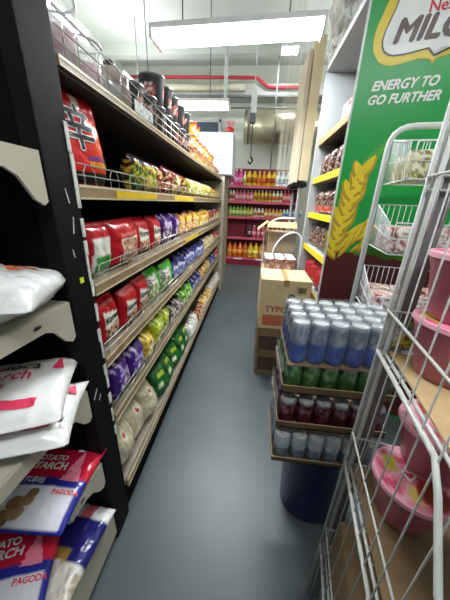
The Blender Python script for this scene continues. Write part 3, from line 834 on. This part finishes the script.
for tier, runs in KINDS.items():
    x = {1: -.30}.get(tier, -.80)
    tot = sum(n * 2 * r for n, _, _, _, _, r, _ in runs)
    gap = max(.002, ((.80 - x if tier != 3 else 1.15) - tot) / sum(n for n, *_ in runs) - .0005)
    for n, cb, cl, cc, words, r, h in runs:
        proto = bottle(cb, cl, cc, r, h)
        for i in range(n):
            o = proto if i == 0 else copy_tree(proto)
            x += r; o.location = (.2 + x, 6.6 - .10 + random.uniform(-.015, .015), BZ[tier] + .001); x += r + gap
            tag(o, f'{words} drink bottle on the {TIERS[tier]} tier of the red shelving', 'bottle', f'{words} bottles on the {TIERS[tier]} tier' if n > 1 else None)

# ------------------------------------------------------------------ right white shelf unit with yellow price strips
u0, u1, ux = 1.83, 2.75, .525
t = empty('white_shelving', (.9, 2.3, 0)); tag(t, 'white shelf unit with yellow price strips on the right behind the green board', 'shelving')
def up(mb, name, m, par=None):
    o = mb.build(name, m); o.parent = par or t
    if not par: o.matrix_parent_inverse = Matrix.Translation(t.location).inverted()
    return o
M_unit = mat('unit_grey_white', '9da1a1', .55, var=.03)
up(MB().b2((ux, u1 - .03, 0), (1.15, u1, 2.56)), 'side_panel', M_unit)
up(MB().b2((ux + .02, u0, 0), (1.15, u0 + .02, 2.56)), 'side_panel', M_unit)
up(MB().b2((1.13, u0, 0), (1.15, u1, 2.56)), 'back_panel', M_unit)
up(MB().b2((ux, u0 - .1, 2.54), (1.15, u1, 2.58)), 'canopy', M_unit)
for i, z in enumerate((2.04, 1.73, 1.43, 1.13, .80, .4)):
    s = up(MB().b2((ux + .03, u0 + .02, z - .03), (1.13, u1 - .03, z)), 'shelf', M_shelf if i == 0 else M_unit)
    o = MB().b2((ux + .018, u0 + .02, z - .04), (ux + .03, u1 - .03, z + .006)).build('price_strip', mat('tan_strip', '8a7040', .5) if i == 0 else M_yell, s)


def d_char(u, v):
    return blobs(('171213', '5a2c28', '1a1414', '9a8578'), 6, 3)(u, v)
def d_charr(u, v):
    if v < .3: return blobs(('b8382e', '7a1d1a', 'd86a4a'), 6, 5)(u, v)
    return blobs(('1a1313', '6a3a30', '1c1414', 'a89080'), 6, 6)(u, v)
def d_pk(u, v): return blobs(('e0d0d4', 'b86a80', '8a3a4a', 'f0e8e8'), 6, 6)(u, v)
names = [('pink and white packet on the highest shelf behind the green board', d_pk), ('black noodle multipack on the shelf under the dark shelf', d_char), ('black and red noodle multipack on the middle yellow shelf', d_charr), ('black noodle multipack on the lowest yellow shelf', d_char), ('red snack pack by the carton beside the white unit', lambda u, v: hx('a8202c') if v > .3 else blobs(('6a1a22', 'd8a0a0', '3a1014'), 6, 3)(u, v))]
for i, z in enumerate((2.04, 1.73, 1.43, 1.13, .80)):
    lb, ds = names[i]
    proto = None
    for k in range(2 if i == 0 else 4):
        if proto is None:
            P2 = Pack(.20, .15 if i == 0 else .2, .12, i * 2.1, wr=.007, pa=6, pb=5); o = proto = P2.mesh('noodle_pack', ds, n=(22, 22))
        else: o = copy_tree(proto)
        o.location = (ux + .115, u0 + .13 + k * .213, z + .001); o.rotation_euler = (0, 0, -PI / 2 + random.uniform(-.06, .06))
        tag(o, lb, 'noodle pack', ['pink packets on the highest white shelf', 'black noodle packs on the second white shelf', 'black and red noodle packs on the third white shelf', 'black noodle packs on the fourth white shelf', 'red packs on the low white shelf'][i])
# plastic wrapped bundle on the canopy
def crumple(name, lo, hi, m, n=14, seed=0, amp=.03):
    mb = MB(); r = bmesh.ops.create_icosphere(mb.bm, subdivisions=4, radius=1)
    for v in mb.bm.verts:
        d = v.co.copy(); k = 1 + .35 * nz(d.x * 2.2 + seed, d.y * 2.2, d.z * 2.2) + .15 * nz(d.x * 6, d.y * 6 + seed, d.z * 6)
        d = Vector([max(-1, min(1, a * 1.35)) for a in d]) * k * .8
        v.co = [(l + h) / 2 + a * (h - l) / 2 for a, l, h in zip(d, lo, hi)]
    return mb.build(name, m, smooth=False)
o = crumple('plastic_bundle', (.50, 2.35, 2.585), (.80, 3.0, 3.2), mat('crumpled_clear_film', 'e2e4e0', .2, alpha=.8, var=.3, scale=14, bump=.8, col2='aeb0aa'), seed=3)
tag(o, 'crumpled clear plastic bundle on top of the white shelf unit', 'plastic bag')

# tall cardboard boards on a pole rack further along
t = empty('board_rack', (.60, 3.75, 0)); tag(t, 'tall beige boards raised on dark posts past the white unit', 'rack')
M_bd = mat('beige_board', 'cbbb96', .7, var=.06, scale=6)
MB().b2((-.06, -.14, 1.79), (.05, .5, 3.2)).build('board', M_bd, t)
MB().b2((-.115, -.1, 1.77), (-.07, .5, 3.1)).build('board', mat('beige_board_dark', 'cdc3aa', .7, var=.06, scale=6), t)
for (x, y) in ((-.03, -.1), (-.03, .45)): MB().tube([(x, y, 0), (x, y, 1.76)], .018, 8).build('leg', M_grey, t)
MB().b2((-.12, -.14, 1.72), (.05, .5, 1.765)).build('crossbar', M_black, t)

# ------------------------------------------------------------------ green advertising board (rotated 15 degrees)
B0 = (.516, 1.80, 0)
t = empty('advertising_board', B0, R(-15)); tag(t, 'tall green drink advertising board with brand lettering and a golden malt braid', 'advertisement')
M_wire2 = mat('pale_rack_enamel', 'd3d9d8', .35, var=.04)
BM = {k: mat('board_' + k, v, .35, var=.03) for k, v in dict(green='0fa344', dgreen='0f7a38', white='eef0ea', brown='4a2a1c', yellow='e8cf2a', mug='5e2420', edge='dfe4df', gold='f0d632', dgold='c09a22').items()}
MB().b2((0, 0, 0), (.92, .022, 2.52), bev=.002).build('panel', BM['green'], t)
MB().b2((-.008, -.004, 0), (.004, .024, 2.525)).build('edge_trim', BM['edge'], t)
def bp(name, pts, m, e): return patch(name, pts, m, t, None, eps=e, cell=9)
bp('white_cap', [(.004, 2.50), (.9, 2.50), (.9, 2.36), (.45, 2.44), (.2, 2.452), (.004, 2.475)], BM['white'], .001)
# logo: yellow swoosh, brown outline, white field
def off(pts, k, c): return [(c[0] + (x - c[0]) * k[0], c[1] + (z - c[1]) * k[1]) for x, z in pts]
L0 = [(.100, 2.50), (.080, 2.455), (.062, 2.40), (.05, 2.362), (.045, 2.33), (.046, 2.30), (.052, 2.272), (.066, 2.245), (.092, 2.216), (.118, 2.203), (.148, 2.197), (.18, 2.198), (.214, 2.203), (.268, 2.212), (.305, 2.218), (.322, 2.203), (.336, 2.182), (.343, 2.20), (.352, 2.216), (.42, 2.222), (.6, 2.25), (.75, 2.32), (.84, 2.5)]
L1 = [(.135, 2.50), (.118, 2.43), (.103, 2.385), (.090, 2.345), (.084, 2.305), (.090, 2.277), (.102, 2.257), (.125, 2.242), (.15, 2.234), (.205, 2.234), (.26, 2.241), (.302, 2.246), (.318, 2.235), (.333, 2.212), (.345, 2.24), (.42, 2.247), (.6, 2.28), (.74, 2.35), (.80, 2.5)]
L2 = [(.141, 2.50), (.124, 2.43), (.109, 2.383), (.096, 2.344), (.091, 2.308), (.096, 2.282), (.107, 2.263), (.128, 2.249), (.15, 2.241), (.205, 2.241), (.26, 2.248), (.305, 2.253), (.321, 2.242), (.333, 2.223), (.342, 2.247), (.42, 2.254), (.6, 2.287), (.735, 2.355), (.795, 2.5)]
bp('logo_swoosh', L0, BM['yellow'], .002)
bp('logo_outline', L1, BM['brown'], .003)
bp('logo_field', L2, BM['white'], .004)
lettering('logo_lettering', 'MILO', .13, BM['brown'], t, .285, 2.327, fat=.0055, shear=.22, eps=.006, squash=1.0)
lettering('brand_lettering', 'Nestlé', .062, M_redink, t, .345, 2.405, bold=.001, eps=.006)
lettering('slogan_lettering', 'ENERGY TO', .060, BM['white'], t, .232, 2.113, squash=.93, fat=.0022, shear=.25, eps=.002)
lettering('slogan_lettering', 'GO FURTHER', .060, BM['white'], t, .240, 2.050, squash=.93, fat=.0022, shear=.25, eps=.002)
bp('mug_picture', [(.004, .02), (.9, .02), (.9, 1.2), (.45, 1.215), (.2, 1.205), (.06, 1.215), (.004, 1.2)], BM['mug'], .001)
# malt braid: overlapping pointed grains
random.seed(5)
mb1, mb2 = MB(), MB()
def grain(mb, cx, cz, ln, wd, a, e, k=12):
    pts = []
    for i in range(k + 1):
        s = i / k; pts.append((s - .5, math.sin(PI * s) ** .8))
    P_ = [(ln * p, wd * q / 2) for p, q in pts] + [(ln * p, -wd * q / 2) for p, q in pts[-2:0:-1]]
    mb.poly([(cx + x * math.cos(a) - z * math.sin(a), -e, cz + x * math.sin(a) + z * math.cos(a)) for x, z in P_])
for i in range(20):
    s = i / 19; cx = .035 + .085 * s ** 1.1 + .012 * math.sin(i * 2.1); cz = 1.235 + .49 * s; w_ = .045 + .035 * math.sin(PI * min(1, s * 1.05))
    sgn = 1 if i % 2 else -1
    grain(mb2, cx + sgn * w_ * .28, cz - .012, .155, .064, PI / 2 - sgn * .55, .0012 + i * .00006)
    grain(mb1, cx + sgn * w_ * .25, cz, .14, .045, PI / 2 - sgn * .5, .0013 + i * .00006)
for i in range(14):
    a = 1.0 + random.uniform(-.35, .3); cx = .13 + random.uniform(-.03, .1); cz = 1.25 + random.uniform(0, .13) + (cx - .1) * .1
    grain(mb2, cx, cz - .006, .17, .035, a, .0018 + i * .00006); grain(mb1, cx, cz, .15, .024, a, .00185 + i * .00006)
mb2.build('malt_braid', BM['dgold'], t); mb1.build('malt_braid', BM['gold'], t)
mb = MB()
for i in range(6): mb.tube([(.10 + i * .01, -.0025, 1.68), (.13 + i * .02, -.0025, 1.78 + .02 * i)], [.0012, .0006], 4)
mb.build('awn', BM['yellow'], t)
mb = MB()
for i in range(8): grain(mb, .2 + i * .035, 1.225 + .01 * math.sin(i), .12, .04, random.uniform(-.4, .5), .0022)
mb.build('leaf_print', mat('leaf_green_print', '5c9a22', .4), t)

# ------------------------------------------------------------------ cartons on the floor
def carton(name, lo, hi, m, label, flaps=True, rz=0, tape=True):
    c0 = Vector([(a + b) / 2 for a, b in zip(lo, hi)]); c0.z = lo[2]
    t = empty(name, c0, rz); tag(t, label, 'cardboard box')
    d = [b - a for a, b in zip(lo, hi)]
    MB().b2((-d[0] / 2, -d[1] / 2, 0), (d[0] / 2, d[1] / 2, d[2]), bev=.004).build('body', m, t)
    if tape: MB().b2((-.022, -d[1] / 2 - .001, d[2] - .05), (.022, d[1] / 2 + .001, d[2] + .001)).build('tape', M_tape, t)
    return t, d
t, d = carton('cardboard_box', (.115, 2.0, .0), (.50, 2.34, .24), M_cardd, 'dark brown carton on the floor, lowest of the stack by the green board', tape=False)
MB().b2((-d[0] / 2 + .02, -d[1] / 2 - .002, .05), (d[0] / 2 - .02, -d[1] / 2, .19)).build('dark_front_patch', mat('dark_patch_brown', '4a3626', .7), t)  # darker brown rectangle across the carton front
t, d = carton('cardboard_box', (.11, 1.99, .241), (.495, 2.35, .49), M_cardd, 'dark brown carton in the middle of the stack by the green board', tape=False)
MB().b2((-d[0] / 2 + .02, -d[1] / 2 - .002, .03), (d[0] / 2 - .02, -d[1] / 2, .17)).build('dark_front_patch', MATS['dark_patch_brown'], t)
t, d = carton('cardboard_box', (.108, 1.985, .491), (.512, 2.36, .93), mat('light_cardboard', 'cdb68a', .75, var=.08, scale=20), 'light printed carton with tape, topmost of the stack by the green board')
fy = -d[1] / 2 - .001
patch('red_print', [(-.17, .03), (.1, .03), (.1, .13), (-.17, .13)], mat('faded_orange_print', 'b8623f', .7), t, None, eps=-fy + .0005, cell=9)
lettering('lettering', 'TYPO', .075, mat('faded_red_print', 'a84a3c', .7), t, -.06, .18, lambda x, z: fy, bold=.002)
patch('round_mark', circ(.05, .30, .032, .025), mat('dark_print_ink', '2c3a1e', .7), t, None, eps=-fy + .0005, cell=9)
patch('round_mark', circ(.06, .29, .014, .014), mat('gold_print_ink', 'c9a23a', .7), t, None, eps=-fy + .0015, cell=9)
mb = MB(); random.seed(2)
x = .09
while x < .165:
    wv = random.choice([.002, .004, .006]); mb.b2((x, fy - .001, .335), (x + wv, fy, .385)); x += wv + random.choice([.002, .004])
mb.build('barcode', mat('barcode_ink', '4a3a2c', .7), t)

t, d = carton('cardboard_box', (.14, 2.62, 0), (.50, 2.98, .84), M_card, 'tall carton behind the taped box, carrying the round tins', tape=False)
random.seed(9); proto = None
for i in range(3):
    for j in range(3):
        if proto is None:
            proto = empty('food_tin')
            MB().lathe([(0, 0), (.05, 0), (.052, .004), (.05, .01), (.05, .12), (.052, .125)], n=20).build('tin_body', mat('tin_print', 'a8544a', .4, col2='d8c8b0', scale=22), proto)
            MB().lathe([(.052, .126), (.046, .127), (.044, .122), (0, .122)], n=20).build('lid', M_wht, proto); o = proto
        else: o = copy_tree(proto)
        o.location = (.205 + i * .112, 2.69 + j * .112, .841); tag(o, 'round food tin with a white lid standing on the carton behind the taped box', 'tin', 'white-lidded tins')

# ------------------------------------------------------------------ white trolley in the far right of the aisle
t = empty('wire_trolley', (.42, 3.14, 0)); tag(t, 'white wire trolley with a curved tube handle behind the tins', 'trolley')
MB().tube(bend([(-.16, -.08, .12), (-.16, -.08, 1.02), (-.02, -.08, 1.20), (.16, -.08, 1.20), (.16, -.08, .12)], .11), .010, 8).build('handle_frame', M_white, t)
MB().tube(bend([(-.26, .2, .12), (-.26, .2, 1.2), (-.14, .2, 1.34), (.1, .2, 1.34)], .1), .012, 8).build('handle_frame', M_white, t)
mb = MB()
for k in range(13): mb.tube([(-.14 + k * .024, -.06, .75), (-.14 + k * .024, -.06, 1.18)], .002, 4)
for k in range(9): mb.tube([(-.15, -.06, .76 + .05 * k), (.155, -.06, .76 + .05 * k)], .002, 4)
mb.build('wire_basket', M_grey, t); MB().b2((-.26, -.08, .1), (.16, .45, .13)).build('platform', M_grey, t)
for (x, y) in ((-.22, -.05), (.12, -.05), (-.22, .4), (.12, .4)):
    MB().tube([(x - .012, y, .045), (x + .012, y, .045)], .045, 14).b2((x - .006, y - .01, .045), (x + .006, y + .01, .11)).build('wheel', M_black, t)
t, d = carton('cardboard_box', (.20, 3.2, .131), (.54, 3.5, 1.18), mat('tan_carton', '9c8465', .8), 'open tan carton standing up in the white trolley', tape=False)
M1 = Matrix.Rotation(R(25), 3, 'Y'); MB().box((-.24, -.05, 1.12), (.16, .3, .006), rot=Matrix.Rotation(R(-40), 3, 'Y')).build('flap', M_card, t)
MB().box((-.02, -.2, 1.14), (.34, .12, .006), rot=Matrix.Rotation(R(30), 3, 'X')).build('flap', M_card, t)

# ------------------------------------------------------------------ drinks cans stack on a blue tub
t = empty('plastic_tub', (.41, .95, 0)); tag(t, 'round dark blue plastic tub on the floor under the trays of cans', 'tub')
M_bl = mat('blue_plastic', '0a1058', .3, var=.1)
MB().lathe([(0, 0), (.155, 0), (.165, .015), (.19, .44), (.205, .445), (.205, .485), (.19, .488), (.183, .47), (.16, .03), (0, .03)], n=36, sx=.92, sy=.78).build('tub_body', M_bl, t)


def can(r, h, c1, c2, lidm=None, c3=None):
    t = empty('drink_can')
    a, b_, c_ = hx(c1), hx(c2), hx(c3 or c1)
    def ds(co):
        v = co.z / h
        if v > .93: return hx('b8bcbe')
        ang = math.atan2(co.y, co.x)
        k = nz(math.cos(ang) * 2.2, math.sin(ang) * 2.2, v * 4)
        if v > .5: return mixc(c_, hx('f0f2f4'), .35 if k > .1 else 0)
        return mixc(a, b_, .8 if k > .12 else 0)
    H = 12
    prof = [(0, .004), (r * .72, .002), (r * .78, 0), (r, .012)] + [(r, .012 + (h - .03) * k / H) for k in range(1, H + 1)] + [(r * .86, h - .004), (r * .86, h), (r * .82, h), (r * .80, h - .006)]
    MB().lathe(prof, n=20).build('can_body', print_can, t, color=ds)
    mb = MB().lathe([(r * .80, h - .006), (0, h - .006)], n=20); mb.box((0, r * .2, h - .0035), (r * .5, r * .75, .002), bev=.0008); mb.build('lid', M_alu, t)
    return t
print_can = print_mat('printed_can', .3, .0, 5, .35)
PT = .0672
def layer(z, x0, nx, ny, full, h, c1, c2, lab, grp, c3=None, dy=0):
    proto = None
    for j in range(ny):
        for i in range(nx):
            if not full and j > 0 and i > 0: continue
            o = can(.033, h, c1, c2, c3=c3) if proto is None else copy_tree(proto)
            proto = proto or o
            o.location = (x0 + .034 + i * PT, .835 + dy + j * PT, z); o.rotation_euler = (0, 0, random.uniform(0, 6.3)); tag(o, lab, 'drink can', grp)
layer(.507, .155, 6, 4, False, .118, '7f8c96', '5a6670', 'silver grey can in the lowest tray of the can stack', 'silver cans', 'a8b4ba', dy=-.035)
layer(.672, .160, 6, 4, False, .118, '4a1420', '7a2a34', 'dark maroon can in the second tray of the can stack', 'maroon cans', '561826', dy=-.014)
layer(.832, .164, 6, 4, False, .118, '3a6230', '62864e', 'green can in the third tray of the can stack', 'green cans', '44793a')
layer(.955, .166, 6, 4, True, .162, '0f3f9c', '3a68b4', 'tall blue and silver can in the wrapped top pack', 'tall blue cans', '6f7f94')


def tray(z, x0, lip, label, dy=0, m=mat('tray_cardboard', '66523b', .8, var=.12, scale=20)):
    t = empty('cardboard_tray', (x0 + .203, .936 + dy, z)); tag(t, label, 'cardboard tray')
    w2, d2 = .207, .139
    m = m or M_cardd
    MB().b2((-w2, -d2, 0), (w2, d2, .006)).build('base', m, t)
    mb = MB(); mb.b2((-w2, -d2, 0), (w2, -d2 + .003, lip)).b2((-w2, d2 - .003, 0), (w2, d2, lip)).b2((-w2, -d2, 0), (-w2 + .003, d2, lip)).b2((w2 - .003, -d2, 0), (w2, d2, lip))
    mb.build('lip', m, t)
    MB().tube([(-w2, -d2, lip), (w2, -d2, lip)], .0022, 5).tube([(-w2, -d2, lip), (-w2, d2, lip)], .0022, 5).build('raw_edge', M_card, t)
tray(.4995, .153, .024, 'cardboard tray under the silver cans, lowest of the three', -.035)
tray(.6645, .158, .032, 'cardboard tray under the maroon cans', -.014)
tray(.8245, .162, .036, 'cardboard tray under the green cans, highest of the three')
MB_ = MB(); MB_.b2((.166, .797, .951), (.572, 1.075, .954)); tag(MB_.build('divider_sheet', M_cardd), 'thin card sheet between the green cans and the tall blue cans', 'card sheet')


def wrap(name, lo, hi, label, top=True, seed=0):
    mb = MB(); bm = mb.bm
    nx, ny = 36, 22
    def P(x, y, z, o): 
        k = .0035 * nz(x * 60 + seed, y * 60, z * 60)
        return (x + o[0] * (k + .003), y + o[1] * (k + .003), z + o[2] * (k + .003))
    def grid(fn, a, b):
        g_ = [[bm.verts.new(fn(i / a, j / b)) for i in range(a + 1)] for j in range(b + 1)]
        for j in range(b):
            for i in range(a): bm.faces.new((g_[j][i], g_[j][i + 1], g_[j + 1][i + 1], g_[j + 1][i]))
    L = lambda a, b, t_: a + (b - a) * t_
    if top: grid(lambda u, v: P(L(lo[0], hi[0], u), L(lo[1], hi[1], v), hi[2], (0, 0, 1)), nx, ny)
    grid(lambda u, v: P(L(lo[0], hi[0], u), lo[1], L(lo[2], hi[2], v), (0, -1, 0)), nx, 14)
    grid(lambda u, v: P(lo[0], L(lo[1], hi[1], u), L(lo[2], hi[2], v), (-1, 0, 0)), ny, 14)
    o = mb.build(name, M_clear); tag(o, label, 'plastic wrap'); return o
wrap('plastic_wrap', (.163, .798, .958), (.574, 1.076, 1.119), 'clear shrink wrap over the tall blue cans on top', seed=2)
mb = MB(); random.seed(6)
for k in range(3):
    z0 = (.51, .68, .84)[k]
    bm = mb.bm
    cols = []
    for j in range(12):
        y = .80 + j * .024
        cols.append([bm.verts.new((.153 + .004 * k - .006 + random.uniform(-.006, .003), y, z0 + q * .022 + random.uniform(-.004, .004))) for q in range(6)])
    for A, B in zip(cols, cols[1:]):
        for q in range(5): bm.faces.new((A[q], B[q], B[q + 1], A[q + 1]))
o = mb.build('plastic_wrap', mat('side_wrap', 'd8dcde', .15, alpha=.3, bump=.6, scale=30)); tag(o, 'torn clear wrap on the left side of the lower can trays', 'plastic wrap')

# ------------------------------------------------------------------ wire racks
def wire_panel(mb, x0, x1, y, z0, z1, step, r, along='x', fixed=0):
    n = max(1, round(abs(x1 - x0) / step))
    for k in range(n + 1):
        a = x0 + (x1 - x0) * k / n
        p = (lambda q: (a, fixed, q)) if along == 'x' else (lambda q: (fixed, a, q))
        mb.tube([p(z0), p(z1)], r, 4)


# far rack
t = empty('wire_basket_rack', (.575, 1.36, 0), R(-9)); tag(t, 'white wire basket rack with a curved tube top in front of the green board', 'rack')
W2 = .52
MB().tube(bend([(0, 0, 0), (0, 0, 1.83), (W2, 0, 1.83), (W2, 0, 0)], .085), .0125, 10).build('tube_frame', M_wire2, t)
for zf, zr, zb in ((1.60, 1.715, 1.775), (1.33, 1.45, 1.515), (1.05, 1.155, 1.225), (.77, .875, .94)):
    mb = MB(); x0, x1, yb, yf, fl = .012, W2 - .012, -.018, -.30, .02
    wire_panel(mb, x0, x1, 0, zf, zb, .024, .0019, 'x', yb)            # back
    for xs in (x0, x1):
        n = 12
        for k in range(n + 1):
            yy = yb + (yf - yb) * k / n; zt = zb + (zr - zb) * k / n
            mb.tube([(xs, yy, zf), (xs + (-fl if xs == x0 else fl) * k / n, yy, zt)], .0019, 4)
        sg = -fl if xs == x0 else fl
        mb.tube([(xs, yb, zb), (xs + sg, yf, zr)], .0026, 5); mb.tube([(xs, yb, (zf + zb) / 2), (xs + sg * .6, yf, (zf + zr) / 2)], .0018, 4); mb.tube([(xs, yb, zf), (xs, yf, zf)], .0026, 5)
    for k in range(20):
        a = x0 + (x1 - x0) * k / 19; mb.tube([(a, yb, zf), (a, yf, zf), (a, yf - .015, zr)], .0019, 4)
    for zz, yy, rr in ((zf, yb, .0026), (zb, yb, .0026), (zf, yf, .0026), (zr, yf - .015, .003), ((zf + zr) / 2, yf - .008, .0018)):
        mb.tube([(x0, yy, zz), (x1, yy, zz)], rr, 5)
    mb.build('wire_basket', M_wire2, t)
M9 = Matrix.Translation((.575, 1.36, 0)) @ Matrix.Rotation(R(-9), 4, 'Z')
def d_box1(u, v): return blobs(('c9c05a', 'e6e2b0', '8f8a3a', 'efeada'), 5, 4)(u, v)
def d_box2(u, v): return blobs(('d6b8b0', 'b06a6a', 'ece4da', '7a4a44'), 6, 8)(u, v)
for tier, (zf, ds, cnt, lb, gr) in enumerate(((1.604, d_box1, 3, 'yellow-green snack carton in the top basket of the far wire rack', 'yellow-green cartons'), (1.334, d_box2, 4, 'pink and brown snack carton in the second basket of the far wire rack', 'pink-brown cartons'), (1.054, d_box2, 4, 'brownish snack carton in the third basket of the far wire rack', 'brownish cartons'))):
    proto = None
    for i in range(cnt):
        for j in range(2):
            if proto is None:
                mb = MB(); mb.b2((-.05, -.045, 0), (.05, .045, .095), bev=.004)
                bmesh.ops.subdivide_edges(mb.bm, edges=[e for e in mb.bm.edges if e.calc_length() > .03], cuts=9, use_grid_fill=True)
                o = proto = mb.build('snack_carton', PAPER, color=lambda co, ds=ds: ds(co.x * 8 + co.y * 5 + .5, co.z * 8))
            else: o = copy_tree(proto)
            o.location = M9 @ Vector((.07 + i * .115, -.22 + j * .115, zf)); o.rotation_euler = (0, 0, R(-9) + random.uniform(-.15, .15)); tag(o, lb, 'snack box', gr)

# near rack
P1 = Vector((.33, .57, 0)); rz1 = R(-9)
t = empty('wire_basket_rack', P1, rz1); tag(t, 'near white wire rack with a flat grey post at the right edge holding pink bowls', 'rack')
M1w = Matrix.Translation(P1) @ Matrix.Rotation(rz1, 4, 'Z')
MB().b2((.008, .0, 0), (.048, .012, 1.95), bev=.002).build('flat_post', M_grey, t)
MB().b2((.45, .0, 0), (.49, .012, 1.95), bev=.002).build('flat_post', M_grey, t)
MB().tube([(0, .004, .02), (0, .004, 1.95)], .0045, 8).tube([(.014, -.006, .02), (.014, -.006, 1.95)], .0035, 8).build('upright_wire', M_wire, t)
YN = -.56
mb = MB()
wire_panel(mb, -.035, YN, 0, .33, 1.85, .0525, .0016, 'y', -.003); mb.build('side_grid', M_wire, t)
for z, r in ((1.56, .0022), (1.28, .0028), (.90, .0026), (.47, .0026), (1.75, .0022)):
    MB().tube([(-.003, .004, z), (-.003, YN, z)], r, 6).build('side_rail', M_wire, t)
for zf in (1.174, .785, .36):
    mb = MB()
    mb.tube([(-.002, .0, zf), (-.004, -.29, zf), (-.01, -.33, zf - .025), (-.018, -.40, zf - .10), (-.02, -.47, zf - .14)], .0048, 8)
    mb.tube([(.012, .0, zf), (.012, YN, zf)], .0036, 8)
    mb.tube([(.0, .0, zf), (.48, .0, zf)], .0036, 6); mb.tube([(.0, -.01, zf + .11), (.48, -.01, zf + .11)], .0026, 6)
    for k in range(24): x = .02 + k * .0197; mb.tube([(x, -.004, zf), (x, -.01, zf + .11)], .0014, 4)
    for k in range(18): y = -.02 - k * .031; mb.tube([(.012, y, zf), (.48, y, zf)], .0014, 4)
    mb.tube([(.48, .0, zf), (.48, YN, zf)], .0036, 6)
    mb.build('wire_basket', M_wire, t)
mb = MB()
for z in (1.56, 1.535): mb.tube([(0, -.004, z), (.48, -.004, z)], .003, 6)
for k in range(24): x = .02 + k * .0197; mb.tube([(x, -.004, 1.46), (x, -.004, 1.56)], .0014, 4)
mb.build('top_rail', M_wire, t)


def onrack(name, lo, hi, m, label, cat='cardboard sheet'):
    mb = MB(); mb.b2(lo, hi, bev=.002); o = mb.build(name, m); o.matrix_world = M1w.copy(); return tag(o, label, cat)
onrack('cardboard_liner', (.018, -.55, 1.178), (.44, -.012, 1.183), M_card, 'pale cardboard liner under the upper pink bowls')
onrack('cardboard_liner', (.018, -.55, .789), (.44, -.012, .794), M_cardd, 'brown cardboard liner under the lower pink bowls')
onrack('cardboard_box', (.022, -.55, .364), (.44, -.03, .56), mat('mid_cardboard', '8d7353', .8, var=.1), 'brown cardboard box in the lowest basket of the near rack', 'cardboard box')


def bowl(label, loc, rz, lidtilt=0, r=.083, h=.118):
    t = empty('noodle_bowl', loc, rz); tag(t, label, 'noodle bowl')
    t.rotation_euler = (lidtilt, 0, rz)
    MB().lathe([(0, 0), (r * .62, 0), (r * .66, .006), (r * .9, h * .8), (r * .97, h * .93), (r * .97, h)], n=40).build('bowl_body', mat('pink_bowl', 'b0606f', .3, var=.12, scale=9), t)
    lid = MB(); n = 48; bm = lid.bm; la = bm.verts.layers.float_color.new('Print')
    def dl(x, y):
        rr = math.hypot(x, y) / r
        if rr > .93: return hx('eaa6b6')
        if math.hypot(x - .035, (y + .028)) < .026: return hx('8a3a1a')
        if math.hypot(x - .035, (y + .028)) < .034: return hx('c83a4a')
        if abs(x + .045) < .013 and abs(y - .018) < .022: return hx('d8c84a')
        if abs(x) < .014 and abs(y + .045) < .018: return hx('e0c860')
        k = nz(x * 40, y * 40, 5)
        return hx('d8506e') if k > .22 else hx('f2b6c4') if k < -.15 else hx('e98aa0')
    rings = [[bm.verts.new((0, 0, h + .004))]]
    NR = 18
    for j in range(1, NR + 1):
        q = j / NR * r; rings.append([bm.verts.new((q * math.cos(2 * PI * k / n), q * math.sin(2 * PI * k / n), h + .004)) for k in range(n)])
    rings.append([bm.verts.new((r * 1.02 * math.cos(2 * PI * k / n), r * 1.02 * math.sin(2 * PI * k / n), h - .004)) for k in range(n)])
    for ring in rings:
        for v in ring: v[la] = (*lin(dl(v.co.x, v.co.y)), 1)
    for k in range(n): bm.faces.new((rings[0][0], rings[1][k], rings[1][(k + 1) % n]))
    for A, B in zip(rings[1:], rings[2:]):
        for k in range(n): bm.faces.new((A[k], B[k], B[(k + 1) % n], A[(k + 1) % n]))
    l = lid.build('lid', PAPER, t)
    l.data.shade_flat() if hasattr(l.data, 'shade_flat') else None
    # heart shaped print
    hp = []
    for k in range(24):
        a = 2 * PI * k / 24; hp.append((.016 * math.sin(a) ** 3 - .008, .014 * (math.cos(a) - .35 * math.cos(2 * a)) + .0))
    mb = MB(); mb.poly([(x_, y_, h + .0052) for x_, y_ in hp]); mb.build('heart_print', M_wht, l)
    mb = MB(); mb.poly([(x_ * .6 - .003, y_ * .6, h + .0058) for x_, y_ in hp]); mb.build('heart_print', M_pink, l)
    return t
bowl('pink lidded noodle bowl on the upper cardboard liner, lower of its pair', (.41, .475, 1.184), R(10), r=.078)
bowl('pink lidded noodle bowl stacked topmost on the near rack', (.405, .48, 1.308), R(60), r=.078)
bowl('pink lidded noodle bowl on the lower liner with a brown food picture on its lid', (.415, .445, .795), R(-20))
bowl('pink lidded noodle bowl leaning on top of the lower bowl', (.465, .485, .921), R(120), lidtilt=.0)
# small silver and yellow packet between bowls
P2 = Pack(.07, .1, .03, 4, wr=.006); o = P2.mesh('seasoning_packet', lambda u, v: blobs(('d8d8d2', '8f9090', 'c9c040', '6a4a1a'), 3, 3)(u, v), n=(16, 16)); o.location = (.372, .585 - .02, 1.184); o.rotation_euler = (-.2, 0, R(-10))
tag(o, 'small crinkled silver and yellow packet beside the upper pink bowls', 'packet')

# thin clear sheet hanging beside the raised boards
mb = MB(); bm = mb.bm
g_ = [[bm.verts.new((.30 + .19 * i / 14, 4.35 + .02 * math.sin(i * 1.3) + .01 * math.sin(j), 1.75 + 2.55 * j / 10)) for i in range(15)] for j in range(11)]
for j in range(10):
    for i in range(14): bm.faces.new((g_[j][i], g_[j][i + 1], g_[j + 1][i + 1], g_[j + 1][i]))
tag(mb.build('plastic_sheet', mat('hanging_clear_sheet', 'e6e4d4', .15, alpha=.3, bump=.3), smooth=True), 'clear plastic sheet hanging from the ceiling left of the raised beige boards', 'plastic sheet')
